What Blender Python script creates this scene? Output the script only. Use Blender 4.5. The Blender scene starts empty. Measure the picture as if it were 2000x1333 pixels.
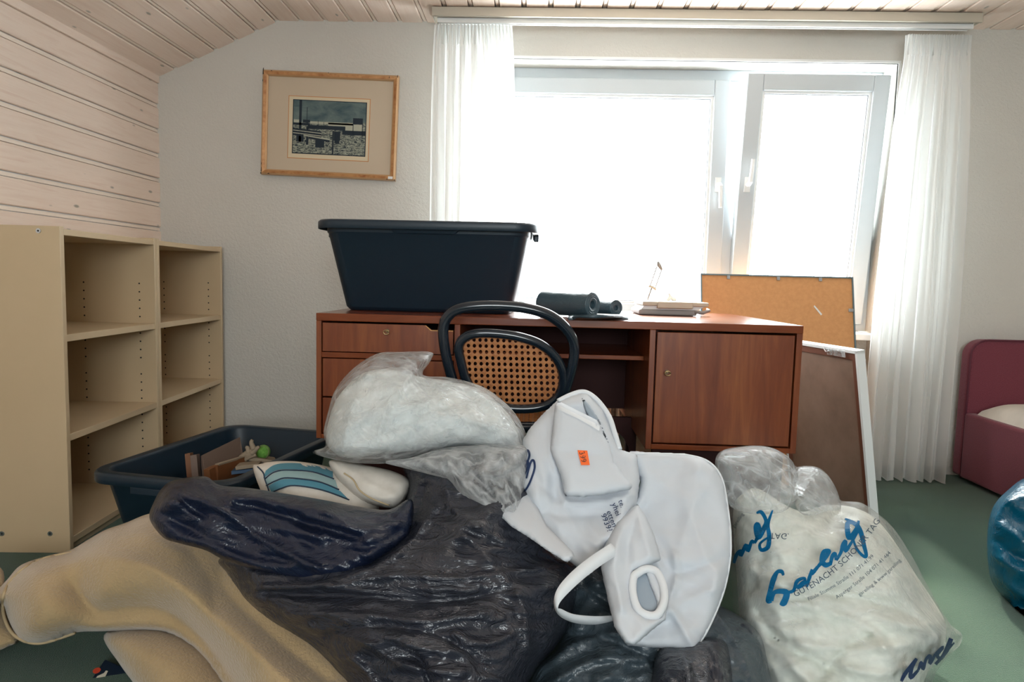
import bpy, math, random
import numpy as np
from mathutils import Vector, Matrix, noise
random.seed(4)
S = bpy.context.scene
COL = S.collection
# ---------------------------------------------------------------- camera
F, H = 1333.33, .88
_p, _y, _r = [math.radians(a) for a in (5.0, 1.93, 1.43)]
FW = np.array([-math.sin(_y)*math.cos(_p), math.cos(_y)*math.cos(_p), -math.sin(_p)])
_rt = np.array([math.cos(_y), math.sin(_y), 0.0]); _up = np.cross(_rt, FW)
RT = _rt*math.cos(_r)+_up*math.sin(_r); UP = -_rt*math.sin(_r)+_up*math.cos(_r)
CAM = np.array([0, 0, H])
cd = bpy.data.cameras.new('camera'); cam = bpy.data.objects.new('camera', cd); COL.objects.link(cam)
cd.sensor_width = 36; cd.lens = 24; cd.clip_start = .02
cam.matrix_world = Matrix(((RT[0], UP[0], -FW[0], 0), (RT[1], UP[1], -FW[1], 0), (RT[2], UP[2], -FW[2], H), (0, 0, 0, 1)))
S.camera = cam
# ---------------------------------------------------------------- world, sun, exposure
w = bpy.data.worlds.new('world'); S.world = w; w.use_nodes = True
bgn = w.node_tree.nodes['Background']; bgn.inputs[0].default_value = (.90, .975, 1, 1); bgn.inputs[1].default_value = 17
sd = bpy.data.lights.new('sun', 'SUN'); sd.energy = 8; sd.angle = math.radians(6); sd.color = (1, .9, .72)
sun = bpy.data.objects.new('sun', sd); COL.objects.link(sun)
sun.rotation_euler = Vector((-.14, -1, -.84)).to_track_quat('-Z', 'Y').to_euler()
def portal(name, loc, rot, sx, sy):
    l = bpy.data.lights.new(name, 'AREA'); l.shape = 'RECTANGLE'; l.size = sx; l.size_y = sy; l.cycles.is_portal = True
    o = bpy.data.objects.new(name, l); COL.objects.link(o); o.location = loc; o.rotation_euler = rot
portal('portal_window', (.72, 3.56, 1.3), (-math.pi/2, 0, 0), 2.0, 1.3)
portal('portal_fill_window', (.3, -2.12, 1.3), (math.pi/2, 0, 0), 1.6, .9)  # portal for the added fill opening behind the camera
S.view_settings.view_transform = 'Standard'; S.view_settings.look = 'None'
S.view_settings.exposure = 0.35; S.view_settings.gamma = 1
S.view_settings.use_curve_mapping = False
S.cycles.max_bounces = 12; S.cycles.transparent_max_bounces = 24; S.cycles.sample_clamp_indirect = 6
S.cycles.caustics_reflective = False; S.cycles.caustics_refractive = False

# ---------------------------------------------------------------- pixel -> place helpers
def ray(px, py): return FW + RT*(px-1000)/F - UP*(py-666.5)/F
def at(px, py, y=None, x=None, z=None):
    d = ray(px, py)
    t = y/d[1] if y is not None else x/d[0] if x is not None else (z-H)/d[2]
    return CAM + d*t
def atp(px, py, p0, n):
    d = ray(px, py); t = np.dot(np.array(p0)-CAM, n)/np.dot(d, n); return CAM+d*t

# ---------------------------------------------------------------- materials
def mat(name, col, rough=.6, spec=.5, metal=0, sheen=0, build=None, **kw):
    m = bpy.data.materials.new(name); m.use_nodes = True; nt = m.node_tree
    b = nt.nodes['Principled BSDF']
    b.inputs['Base Color'].default_value = (*col, 1); b.inputs['Roughness'].default_value = rough
    b.inputs['Specular IOR Level'].default_value = spec; b.inputs['Metallic'].default_value = metal
    if sheen: b.inputs['Sheen Weight'].default_value = sheen
    for k, v in kw.items(): b.inputs[k.replace('_', ' ')].default_value = v
    if build: build(nt, b)
    return m
def N(nt, t, **kw):
    n = nt.nodes.new(t)
    for k, v in kw.items():
        if k in n.inputs: n.inputs[k].default_value = v
        else: setattr(n, k, v)
    return n
def coords(nt, scale=(1, 1, 1), rot=(0, 0, 0), kind='Object'):
    t = N(nt, 'ShaderNodeTexCoord'); m = N(nt, 'ShaderNodeMapping'); m.inputs['Scale'].default_value = scale
    m.inputs['Rotation'].default_value = rot
    nt.links.new(t.outputs[kind], m.inputs[0]); return m.outputs[0]
def geo(nt, scale=(1, 1, 1), rot=(0, 0, 0)):
    t = N(nt, 'ShaderNodeNewGeometry'); m = N(nt, 'ShaderNodeMapping'); m.inputs['Scale'].default_value = scale
    m.inputs['Rotation'].default_value = rot
    nt.links.new(t.outputs['Position'], m.inputs[0]); return m.outputs[0]
def ramp(nt, fac, stops):
    r = N(nt, 'ShaderNodeValToRGB'); cr = r.color_ramp
    while len(cr.elements) < len(stops): cr.elements.new(.5)
    for e, (p, c) in zip(cr.elements, stops): e.position = p; e.color = (*c, 1)
    nt.links.new(fac, r.inputs[0]); return r.outputs[0]
def bump(nt, b, height, strength=.3, dist=.002):
    n = N(nt, 'ShaderNodeBump'); n.inputs['Strength'].default_value = strength; n.inputs['Distance'].default_value = dist
    nt.links.new(height, n.inputs['Height']); nt.links.new(n.outputs[0], b.inputs['Normal']); return n
def tex(nt, vec, scale, detail=4, rough=.55, dist=0):
    n = N(nt, 'ShaderNodeTexNoise'); n.inputs['Scale'].default_value = scale; n.inputs['Detail'].default_value = detail
    n.inputs['Roughness'].default_value = rough; n.inputs['Distortion'].default_value = dist
    nt.links.new(vec, n.inputs['Vector']); return n.outputs[0]

def noisy(c1, c2, scale=(1, 1, 1), s=5, lo=.35, hi=.65, bs=0, bd=.001, bscale=200, useg=False, detail=5, dist=0):
    def f(nt, b):
        v = geo(nt, scale) if useg else coords(nt, scale)
        t = tex(nt, v, s, detail, .6, dist)
        nt.links.new(ramp(nt, t, [(lo, c1), (hi, c2)]), b.inputs['Base Color'])
        if bs:
            v2 = geo(nt) if useg else coords(nt)
            bump(nt, b, tex(nt, v2, bscale, 3), bs, bd)
    return f

# painted spruce boards: faint grain and knots
def board_build(nt, b):
    oi = N(nt, 'ShaderNodeObjectInfo'); g = N(nt, 'ShaderNodeTexCoord')
    sc = N(nt, 'ShaderNodeVectorMath', operation='SCALE'); sc.inputs['Scale'].default_value = 37
    cmb = N(nt, 'ShaderNodeCombineXYZ'); nt.links.new(oi.outputs['Random'], cmb.inputs[0]); nt.links.new(oi.outputs['Random'], cmb.inputs[1])
    nt.links.new(cmb.outputs[0], sc.inputs[0])
    ad = N(nt, 'ShaderNodeVectorMath', operation='ADD'); nt.links.new(g.outputs['Object'], ad.inputs[0]); nt.links.new(sc.outputs[0], ad.inputs[1])
    mp = N(nt, 'ShaderNodeMapping'); mp.inputs['Scale'].default_value = (14, .8, 14); nt.links.new(ad.outputs[0], mp.inputs[0])
    grain = tex(nt, mp.outputs[0], 3, 6, .6, .5)
    base = ramp(nt, grain, [(.3, (.80, .64, .54)), (.55, (.86, .72, .62)), (.75, (.76, .58, .48))])
    mp2 = N(nt, 'ShaderNodeMapping'); mp2.inputs['Scale'].default_value = (15, 5.5, 15); nt.links.new(ad.outputs[0], mp2.inputs[0])
    vo = N(nt, 'ShaderNodeTexVoronoi'); vo.inputs['Scale'].default_value = 1; nt.links.new(mp2.outputs[0], vo.inputs['Vector'])
    kn = ramp(nt, vo.outputs['Distance'], [(.06, (.75, .75, .75)), (.11, (0, 0, 0))])
    mx = N(nt, 'ShaderNodeMix', data_type='RGBA'); nt.links.new(kn, mx.inputs['Factor'])
    nt.links.new(base, mx.inputs['A']); mx.inputs['B'].default_value = (.22, .22, .18, 1)
    nt.links.new(mx.outputs['Result'], b.inputs['Base Color'])
    bump(nt, b, grain, .15, .001)
M = {}
M['board'] = mat('painted_board', (.75, .6, .48), .45, build=board_build)
M['groove'] = mat('shaded_groove', (.28, .19, .13), .8)  # shade in the gaps between boards, painted in as a darker brown
M['tongue'] = mat('board_tongue', (.87, .76, .66), .45)
def plaster_build(nt, b):
    v = geo(nt); t = tex(nt, v, 1.3, 3)
    nt.links.new(ramp(nt, t, [(.3, (.62, .595, .545)), (.7, (.66, .635, .585))]), b.inputs['Base Color'])
    bump(nt, b, tex(nt, v, 95, 4, .6), .9, .004)
M['plaster'] = mat('ingrain_plaster', (.7, .66, .6), .85, .2, build=plaster_build)
def carpet_build(nt, b):
    v = geo(nt); t = tex(nt, v, 2.2, 4, .6, .4); t2 = tex(nt, v, 420, 2)
    c = ramp(nt, t, [(.3, (.022, .078, .054)), (.7, (.042, .115, .070))])
    m = N(nt, 'ShaderNodeMix', data_type='RGBA', blend_type='MULTIPLY'); m.inputs['Factor'].default_value = 1
    nt.links.new(c, m.inputs['A']); nt.links.new(ramp(nt, t2, [(.3, (.7, .7, .7)), (.7, (1.15, 1.15, 1.15))]), m.inputs['B'])
    nt.links.new(m.outputs['Result'], b.inputs['Base Color']); bump(nt, b, t2, 1, .004)
M['carpet'] = mat('green_carpet', (.1, .2, .14), .95, .1, sheen=.3, build=carpet_build)
M['case'] = mat('cream_laminate', (.52, .42, .27), .38, build=noisy((.54, .41, .255), (.57, .435, .275), s=3))
M['hole'] = mat('dark_hole', (.01, .01, .012), .8)
def wood(c1, c2, c3, scale, rough=.32):
    def f(nt, b):
        v = geo(nt, scale); t = tex(nt, v, 2.2, 8, .62, .6); t3 = tex(nt, geo(nt, (5, 5, .4)), 1.3, 2)
        mx = N(nt, 'ShaderNodeMath', operation='ADD'); nt.links.new(t, mx.inputs[0])
        ms = N(nt, 'ShaderNodeMath', operation='MULTIPLY_ADD'); ms.inputs[1].default_value = .5; ms.inputs[2].default_value = -.25; nt.links.new(t3, ms.inputs[0]); nt.links.new(ms.outputs[0], mx.inputs[1])
        nt.links.new(ramp(nt, mx.outputs[0], [(.3, c1), (.5, c2), (.72, c3)]), b.inputs['Base Color'])
        bump(nt, b, t, .12, .0006)
    return mat('desk_wood', c2, rough, build=f)
M['wood'] = wood((.135, .028, .009), (.185, .044, .013), (.26, .078, .022), (14, 14, 1.2))
M['wood_h'] = wood((.14, .03, .009), (.19, .045, .014), (.23, .062, .02), (1.2, 14, 14), .2)
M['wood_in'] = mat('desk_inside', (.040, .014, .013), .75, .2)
M['old_brass'] = mat('tarnished_brass', (.16, .12, .07), .4, metal=1)
M['brass'] = mat('brass', (.55, .4, .2), .3, metal=1)
M['steel'] = mat('steel', (.55, .57, .6), .3, metal=1)
M['tub'] = mat('black_tub_plastic', (.006, .019, .033), .42, build=lambda nt, b: bump(nt, b, tex(nt, geo(nt), 500, 2), .25, .001))
M['black_wood'] = mat('black_lacquer', (.008, .014, .022), .16, .6)
M['cane'] = mat('cane', (.50, .23, .085), .55, build=noisy((.36, .13, .04), (.50, .21, .075), s=60))
M['white_paint'] = mat('white_paint', (.82, .83, .82), .35)
M['pvc'] = mat('window_pvc', (.56, .61, .64), .3)
M['gasket'] = mat('gasket', (.3, .32, .34), .6)
M['rail'] = mat('rail_cream', (.50, .46, .38), .4)
M['dark'] = mat('dark_trim', (.012, .02, .025), .8)
M['radiator'] = mat('radiator_enamel', (.62, .56, .46), .4)
M['gold'] = mat('worn_gilt', (.55, .3, .12), .4, metal=.35, build=noisy((.30, .11, .035), (.52, .27, .11), s=30, lo=.3, hi=.6))
M['gilt_light'] = mat('gilt_bevel', (.58, .36, .19), .35, metal=.3)
M['chip'] = mat('chipped_dark', (.02, .015, .01), .8)
M['mount'] = mat('cream_mount', (.56, .46, .34), .7)
M['mount_in'] = mat('print_paper', (.66, .56, .39), .7)
M['orange_line'] = mat('orange_line', (.55, .22, .07), .7)
M['mattress'] = mat('mattress_cloth', (.66, .61, .55), .8, build=noisy((.6, .56, .5), (.72, .67, .6), s=6, bs=.2))
M['bed'] = mat('wine_upholstery', (.17, .03, .05), .85, sheen=.15, build=noisy((.13, .022, .036), (.21, .04, .062), s=300, bs=.4, useg=True))
M['hardboard'] = mat('orange_hardboard', (.68, .33, .12), .6, build=noisy((.60, .29, .11), (.66, .33, .13), s=60, useg=True))
M['hardboard_b'] = mat('brown_hardboard', (.22, .13, .09), .6, build=noisy((.2, .12, .08), (.26, .16, .11), s=9, useg=True))
M['bluemetal'] = mat('blue_grey_metal', (.16, .24, .28), .35, metal=.4)
M['appliance'] = mat('beige_plastic', (.52, .45, .34), .45)
M['grey_cloth'] = mat('grey_cover', (.30, .28, .26), .6)
M['ink_blue'] = mat('blue_ink', (.0, .115, .27), .65, .2)
M['ink_navy'] = mat('navy_ink', (.01, .03, .10), .5)
M['ink_grey'] = mat('dark_grey_ink', (.03, .06, .10), .5)
M['tag'] = mat('orange_tag', (.95, .16, .03), .5)
M['tagink'] = mat('tag_ink', (.05, .02, .02), .5)
M['blanket'] = mat('beige_fleece', (.55, .42, .25), .95, .1, sheen=.4,
                   build=noisy((.37, .265, .14), (.42, .305, .168), s=5, bs=.8, bd=.004, bscale=160, useg=True))
M['hem'] = mat('blanket_hem', (.48, .37, .22), .8)
def film_bag(name, col, rough, bstr=.5, bscale=22, stretch=(1, 1, 1)):
    def f(nt, b):
        v = geo(nt, stretch, (.4, .3, .5)); t = tex(nt, v, bscale, 5, .62, 1.2)
        a = N(nt, 'ShaderNodeMath', operation='SUBTRACT'); a.inputs[1].default_value = .5; nt.links.new(t, a.inputs[0])
        c = N(nt, 'ShaderNodeMath', operation='ABSOLUTE'); nt.links.new(a.outputs[0], c.inputs[0])
        bump(nt, b, c.outputs[0], bstr, .02)
    return mat(name, col, rough, .55, build=f)
M['bag_black'] = film_bag('black_bag_film', (.026, .029, .040), .21, .8, 12, (.6, 1.3, 1.5))
M['bag_navy'] = film_bag('navy_bag_film', (.006, .011, .03), .28, .55, 12)
M['bag_grey'] = film_bag('grey_bag_film', (.05, .07, .085), .32, .5, 16)
M['bag_blue'] = film_bag('blue_bag_film', (.0, .075, .14), .22, .5, 9, (1, 1, .5))
M['roll'] = film_bag('roll_film', (.05, .085, .105), .35, .25, 30)
def clear_film(name, tint, white, gloss_r=.16, bstr=.6, bscale=20, basefac=.10, stretch=(1, 1, 1), crease=.3):
    m = bpy.data.materials.new(name); m.use_nodes = True; nt = m.node_tree; nt.nodes.clear()
    out = N(nt, 'ShaderNodeOutputMaterial')
    v = geo(nt, stretch, (.3, .5, .2)); t = tex(nt, v, bscale, 6, .65, 1.5)
    a = N(nt, 'ShaderNodeMath', operation='SUBTRACT'); a.inputs[1].default_value = .5; nt.links.new(t, a.inputs[0])
    c = N(nt, 'ShaderNodeMath', operation='ABSOLUTE'); nt.links.new(a.outputs[0], c.inputs[0])
    bp = N(nt, 'ShaderNodeBump'); bp.inputs['Strength'].default_value = bstr; bp.inputs['Distance'].default_value = .02
    nt.links.new(c.outputs[0], bp.inputs['Height'])
    tr = N(nt, 'ShaderNodeBsdfTransparent'); tr.inputs[0].default_value = (*tint, 1)
    gl = N(nt, 'ShaderNodeBsdfGlossy'); gl.inputs['Roughness'].default_value = gloss_r; nt.links.new(bp.outputs[0], gl.inputs['Normal'])
    df = N(nt, 'ShaderNodeBsdfDiffuse'); df.inputs[0].default_value = (.93, .96, .97, 1); nt.links.new(bp.outputs[0], df.inputs['Normal'])
    tl = N(nt, 'ShaderNodeBsdfTranslucent'); tl.inputs[0].default_value = (.93, .96, .97, 1)
    dm = N(nt, 'ShaderNodeMixShader'); dm.inputs[0].default_value = .4; nt.links.new(df.outputs[0], dm.inputs[1]); nt.links.new(tl.outputs[0], dm.inputs[2])
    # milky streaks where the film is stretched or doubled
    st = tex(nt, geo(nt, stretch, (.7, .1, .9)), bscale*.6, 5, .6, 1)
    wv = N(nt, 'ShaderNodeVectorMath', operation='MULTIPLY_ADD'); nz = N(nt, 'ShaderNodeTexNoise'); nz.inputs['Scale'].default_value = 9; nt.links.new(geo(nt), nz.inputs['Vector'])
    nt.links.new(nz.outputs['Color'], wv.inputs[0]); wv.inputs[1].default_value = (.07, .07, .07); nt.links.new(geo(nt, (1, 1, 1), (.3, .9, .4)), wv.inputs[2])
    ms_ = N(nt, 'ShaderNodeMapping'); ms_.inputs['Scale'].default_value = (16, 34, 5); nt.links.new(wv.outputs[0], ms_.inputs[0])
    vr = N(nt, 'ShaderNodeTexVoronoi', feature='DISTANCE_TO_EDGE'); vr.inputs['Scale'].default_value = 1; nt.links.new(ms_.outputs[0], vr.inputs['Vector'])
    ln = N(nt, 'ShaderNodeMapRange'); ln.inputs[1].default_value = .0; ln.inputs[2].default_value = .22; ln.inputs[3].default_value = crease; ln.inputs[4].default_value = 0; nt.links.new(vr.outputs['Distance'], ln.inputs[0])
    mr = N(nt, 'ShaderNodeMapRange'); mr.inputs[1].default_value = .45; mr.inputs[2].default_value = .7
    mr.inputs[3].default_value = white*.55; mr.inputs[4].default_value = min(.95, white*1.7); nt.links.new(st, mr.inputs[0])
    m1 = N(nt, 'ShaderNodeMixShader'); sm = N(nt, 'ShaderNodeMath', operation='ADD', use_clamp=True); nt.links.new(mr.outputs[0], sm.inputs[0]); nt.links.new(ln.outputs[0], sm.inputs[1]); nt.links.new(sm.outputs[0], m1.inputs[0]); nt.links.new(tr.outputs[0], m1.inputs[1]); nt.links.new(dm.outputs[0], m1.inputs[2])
    lw = N(nt, 'ShaderNodeLayerWeight'); nt.links.new(bp.outputs[0], lw.inputs['Normal']); fr = N(nt, 'ShaderNodeMath', operation='POWER'); fr.inputs[1].default_value = 4; nt.links.new(lw.outputs['Facing'], fr.inputs[0])
    fr2 = N(nt, 'ShaderNodeMath', operation='MULTIPLY'); fr2.inputs[1].default_value = .55; nt.links.new(fr.outputs[0], fr2.inputs[0]); fr = fr2
    fa = N(nt, 'ShaderNodeMath', operation='ADD', use_clamp=True); fa.inputs[1].default_value = basefac; nt.links.new(fr.outputs[0], fa.inputs[0])
    m2 = N(nt, 'ShaderNodeMixShader'); nt.links.new(fa.outputs[0], m2.inputs[0]); nt.links.new(m1.outputs[0], m2.inputs[1]); nt.links.new(gl.outputs[0], m2.inputs[2])
    nt.links.new(m2.outputs[0], out.inputs[0]); return m
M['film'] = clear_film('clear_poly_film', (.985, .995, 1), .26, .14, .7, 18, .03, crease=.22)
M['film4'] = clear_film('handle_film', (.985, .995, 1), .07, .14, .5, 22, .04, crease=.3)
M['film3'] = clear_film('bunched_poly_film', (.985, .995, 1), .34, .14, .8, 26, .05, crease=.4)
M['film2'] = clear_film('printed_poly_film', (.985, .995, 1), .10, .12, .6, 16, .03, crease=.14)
def thin(name, col, trans=.5, clear=0, bstr=0, bscale=60, rough=.6):
    m = bpy.data.materials.new(name); m.use_nodes = True; nt = m.node_tree; nt.nodes.clear()
    out = N(nt, 'ShaderNodeOutputMaterial'); d = N(nt, 'ShaderNodeBsdfPrincipled'); d.inputs['Base Color'].default_value = (*col, 1); d.inputs['Roughness'].default_value = rough
    t = N(nt, 'ShaderNodeBsdfTranslucent'); t.inputs[0].default_value = (*col, 1)
    mx = N(nt, 'ShaderNodeMixShader'); mx.inputs[0].default_value = trans; nt.links.new(d.outputs[0], mx.inputs[1]); nt.links.new(t.outputs[0], mx.inputs[2])
    if bstr: bump(nt, d, tex(nt, geo(nt), bscale, 4), bstr, .004)
    last = mx
    if clear:
        c = N(nt, 'ShaderNodeBsdfTransparent'); m2 = N(nt, 'ShaderNodeMixShader'); m2.inputs[0].default_value = clear
        nt.links.new(mx.outputs[0], m2.inputs[1]); nt.links.new(c.outputs[0], m2.inputs[2]); last = m2
    nt.links.new(last.outputs[0], out.inputs[0]); return m
M['voile'] = thin('white_voile', (.93, .94, .93), .55, .25)
M['nonwoven'] = thin('white_nonwoven', (.72, .76, .81), .2, 0, .3, 10, .75)
M['nonwoven2'] = thin('nonwoven_seam', (.82, .85, .88), .15, 0)
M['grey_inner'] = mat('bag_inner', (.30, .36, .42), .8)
M['cotton'] = mat('white_stuffing', (.78, .80, .78), .9, build=noisy((.66, .71, .71), (.78, .80, .78), s=9, bs=.6, bd=.01, bscale=12, useg=True))
M['linen'] = mat('off_white_bedding', (.68, .68, .60), .85, build=noisy((.66, .69, .62), (.80, .81, .74), s=7, bs=.7, bd=.02, bscale=7, useg=True, dist=2))
M['cushion'] = mat('cream_cushion', (.62, .58, .52), .85, build=noisy((.58, .54, .48), (.70, .66, .60), s=14, bs=.4, bd=.004, bscale=25, useg=True))
M['teal'] = mat('teal_stripe', (.07, .22, .29), .8)
M['pale_teal'] = mat('pale_teal_stripe', (.25, .37, .38), .8)
M['navy'] = mat('navy_piping', (.012, .03, .06), .7)
M['green_ball'] = mat('tennis_ball', (.14, .36, .06), .9, build=noisy((.10, .3, .04), (.2, .45, .08), s=120, useg=True))
M['brownboard'] = mat('brown_board', (.15, .10, .075), .6)
M['book_orange'] = mat('orange_book', (.19, .07, .022), .6)
M['book_blue'] = mat('blue_book', (.03, .08, .16), .6)
M['paper'] = mat('paper_edges', (.30, .24, .17), .8)
M['carton'] = mat('navy_carton', (.008, .016, .03), .35)
M['icon'] = mat('cream_print', (.55, .50, .40), .5)
M['red_print'] = mat('red_print', (.5, .05, .02), .5)
g = bpy.data.materials.new('window_glass'); g.use_nodes = True; nt = g.node_tree; nt.nodes.clear()
o_ = N(nt, 'ShaderNodeOutputMaterial'); t_ = N(nt, 'ShaderNodeBsdfTransparent'); gl_ = N(nt, 'ShaderNodeBsdfGlossy'); gl_.inputs['Roughness'].default_value = .02
mx_ = N(nt, 'ShaderNodeMixShader'); fr_ = N(nt, 'ShaderNodeMath', operation='MULTIPLY'); lw_ = N(nt, 'ShaderNodeLayerWeight', Blend=.2); nt.links.new(lw_.outputs['Fresnel'], fr_.inputs[0]); fr_.inputs[1].default_value = .25
nt.links.new(fr_.outputs[0], mx_.inputs[0]); nt.links.new(t_.outputs[0], mx_.inputs[1]); nt.links.new(gl_.outputs[0], mx_.inputs[2]); nt.links.new(mx_.outputs[0], o_.inputs[0])
M['glass'] = g

# ---------------------------------------------------------------- object helpers
def setp(o, label=None, cat=None, group=None, kind=None):
    if label: o['label'] = label
    if cat: o['category'] = cat
    if group: o['group'] = group
    if kind: o['kind'] = kind
    return o
def link(name, me, loc, parent=None, mat_=None):
    o = bpy.data.objects.new(name, me); COL.objects.link(o)
    o.location = loc
    if mat_ and me and not me.materials: me.materials.append(mat_)
    if parent:
        o.parent = parent
        o.matrix_parent_inverse = WM[parent.name].inverted()
    WM[o.name] = Matrix.Translation(loc)
    return o
WM = {}
def empty(name, loc, *a, **k):
    o = link(name, None, Vector(loc)); o.empty_display_size = .05
    return setp(o, *a, **k)
class MB:
    def __init__(s): s.v = []; s.f = []; s.T = None
    def add(s, vs, fs):
        n = len(s.v)
        for p in vs:
            p = Vector(p); s.v.append(s.T @ p if s.T is not None else p)
        s.f += [tuple(i+n for i in f) for f in fs]; return s
    def box(s, a, b):
        (x0, y0, z0), (x1, y1, z1) = a, b
        return s.add([(x0, y0, z0), (x1, y0, z0), (x1, y1, z0), (x0, y1, z0), (x0, y0, z1), (x1, y0, z1), (x1, y1, z1), (x0, y1, z1)],
                     [(0, 3, 2, 1), (4, 5, 6, 7), (0, 1, 5, 4), (1, 2, 6, 5), (2, 3, 7, 6), (3, 0, 4, 7)])
    def slab(s, quad, th):
        q = [Vector(p) for p in quad]; n = (q[1]-q[0]).cross(q[2]-q[0]).normalized()
        c = [p + n*th for p in q]; k = len(q)
        return s.add(q+c, [tuple(range(k))[::-1], tuple(range(k, 2*k))] + [(i, (i+1) % k, k+(i+1) % k, k+i) for i in range(k)])
    def tube(s, pts, r, seg=10, closed=False, flat=1.0, nrm=None):
        P = [Vector(p) for p in pts]; k = len(P); R = r if isinstance(r, (list, tuple)) else [r]*k
        vs = []; up = Vector(nrm) if nrm is not None else Vector((0, 0, 1)); prev = None
        for i in range(k):
            a = P[(i-1) % k] if (closed or i > 0) else P[i]; b = P[(i+1) % k] if (closed or i < k-1) else P[i]
            t = (b-a).normalized()
            if prev is None:
                u = up if abs(t.dot(up)) < .95 else Vector((1, 0, 0))
                n1 = (u - t*u.dot(t)).normalized()
            else: n1 = (prev - t*prev.dot(t)).normalized()
            prev = n1; n2 = t.cross(n1)
            for j in range(seg):
                an = 2*math.pi*j/seg; vs.append(P[i]+n1*(R[i]*flat*math.cos(an))+n2*(R[i]*math.sin(an)))
        fs = []
        for i in range(k if closed else k-1):
            i2 = (i+1) % k
            for j in range(seg):
                j2 = (j+1) % seg; fs.append((i*seg+j, i*seg+j2, i2*seg+j2, i2*seg+j))
        if not closed: fs += [tuple(range(seg))[::-1], tuple(range((k-1)*seg, k*seg))]
        return s.add(vs, fs)
    def build(s, name, m, parent=None, bevel=0, smooth=False, segs=2):
        P = [Vector(v) for v in s.v]
        xs = [p.x for p in P]; ys = [p.y for p in P]; zs = [p.z for p in P]
        loc = Vector(((min(xs)+max(xs))/2, (min(ys)+max(ys))/2, min(zs)))
        me = bpy.data.meshes.new(name); me.from_pydata([tuple(p-loc) for p in P], [], s.f); me.update()
        me.materials.append(m)
        if smooth: me.shade_smooth()
        o = link(name, me, loc, parent)
        if bevel:
            bv = o.modifiers.new('bevel', 'BEVEL'); bv.width = bevel; bv.segments = segs; bv.limit_method = 'ANGLE'; bv.angle_limit = math.radians(40)
        return o
def smooth_path(pts, n=6, closed=False):
    P = [np.array(p, float) for p in pts]; k = len(P); out = []
    rng = range(k) if closed else range(k-1)
    for i in rng:
        g_ = lambda j: P[j % k] if closed else P[max(0, min(k-1, j))]
        a, b, c, d = g_(i-1), g_(i), g_(i+1), g_(i+2)
        for j in range(n):
            t = j/n; out.append(.5*((2*b)+(-a+c)*t+(2*a-5*b+4*c-d)*t*t+(-a+3*b-3*c+d)*t**3))
    if not closed: out.append(P[-1])
    return out

# ---------------------------------------------------------------- soft bodies: an outline filled out to a closed, thick, creased volume
def seg_dist(px, py, poly, closed=True):
    d = np.full(px.shape, 1e9); k = len(poly)
    for i in range(k if closed else k-1):
        ax, ay = poly[i]; bx, by = poly[(i+1) % k]
        dx, dy = bx-ax, by-ay; L = dx*dx+dy*dy+1e-9
        t = np.clip(((px-ax)*dx+(py-ay)*dy)/L, 0, 1)
        d = np.minimum(d, np.hypot(px-ax-t*dx, py-ay-t*dy))
    return d
def inside(px, py, poly):
    r = np.zeros(px.shape, bool); k = len(poly); j = k-1
    for i in range(k):
        xi, yi = poly[i]; xj, yj = poly[j]
        if yi != yj: r ^= ((yi > py) != (yj > py)) & (px < (xj-xi)*(py-yi)/(yj-yi)+xi)
        j = i
    return r
def nearest(px, py, poly):
    best = (1e18, px, py); k = len(poly)
    for i in range(k):
        ax, ay = poly[i]; bx, by = poly[(i+1) % k]; dx, dy = bx-ax, by-ay; L = dx*dx+dy*dy+1e-9
        t = max(0, min(1, ((px-ax)*dx+(py-ay)*dy)/L)); qx, qy = ax+t*dx, ay+t*dy; dd = (px-qx)**2+(py-qy)**2
        if dd < best[0]: best = (dd, qx, qy)
    return best[1], best[2]
def blur(a, m, it):
    for _ in range(it):
        p = np.pad(a, 1, mode='edge'); a = (p[1:-1, 1:-1]*2+p[:-2, 1:-1]+p[2:, 1:-1]+p[1:-1, :-2]+p[1:-1, 2:])/6
        a = a*m
    return a
def wrinkle(px, py, ang, scale, stretch, seed, octv=4, warp=.6):
    ca, sa = math.cos(math.radians(ang)), math.sin(math.radians(ang))
    out = np.zeros(px.shape)
    for i, (x, y) in enumerate(zip(px.flat, py.flat)):
        u = (x*ca+y*sa)/scale/stretch; v = (-x*sa+y*ca)/scale
        wv = noise.noise((u*1.3+seed, v*.7, 9.1))*warp
        v2 = v+wv; u2 = u+noise.noise((u, v, seed+4.))*warp*.5
        a = 0; amp = 1; fr = 1; tot = 0
        for o in range(octv):
            a += amp*(1-2.2*abs(noise.noise((u2*fr+seed*3, v2*fr, seed+o*5.)))); tot += amp; amp *= .5; fr *= 1.95
        out.flat[i] = a/tot
    return out
def _sn(x, y, seed):
    rs = np.random.RandomState(int(seed*7)+1); o = 0
    for k in range(5):
        a, b, p, q = rs.uniform(-1, 1, 4); f_ = .6+.5*k; o = o+np.sin((x*a*2+y*b*2)*f_+p*6.3+1.3*np.sin((x*q-y*p)*f_))/(1+.4*k)
    return o/2.6
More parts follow.
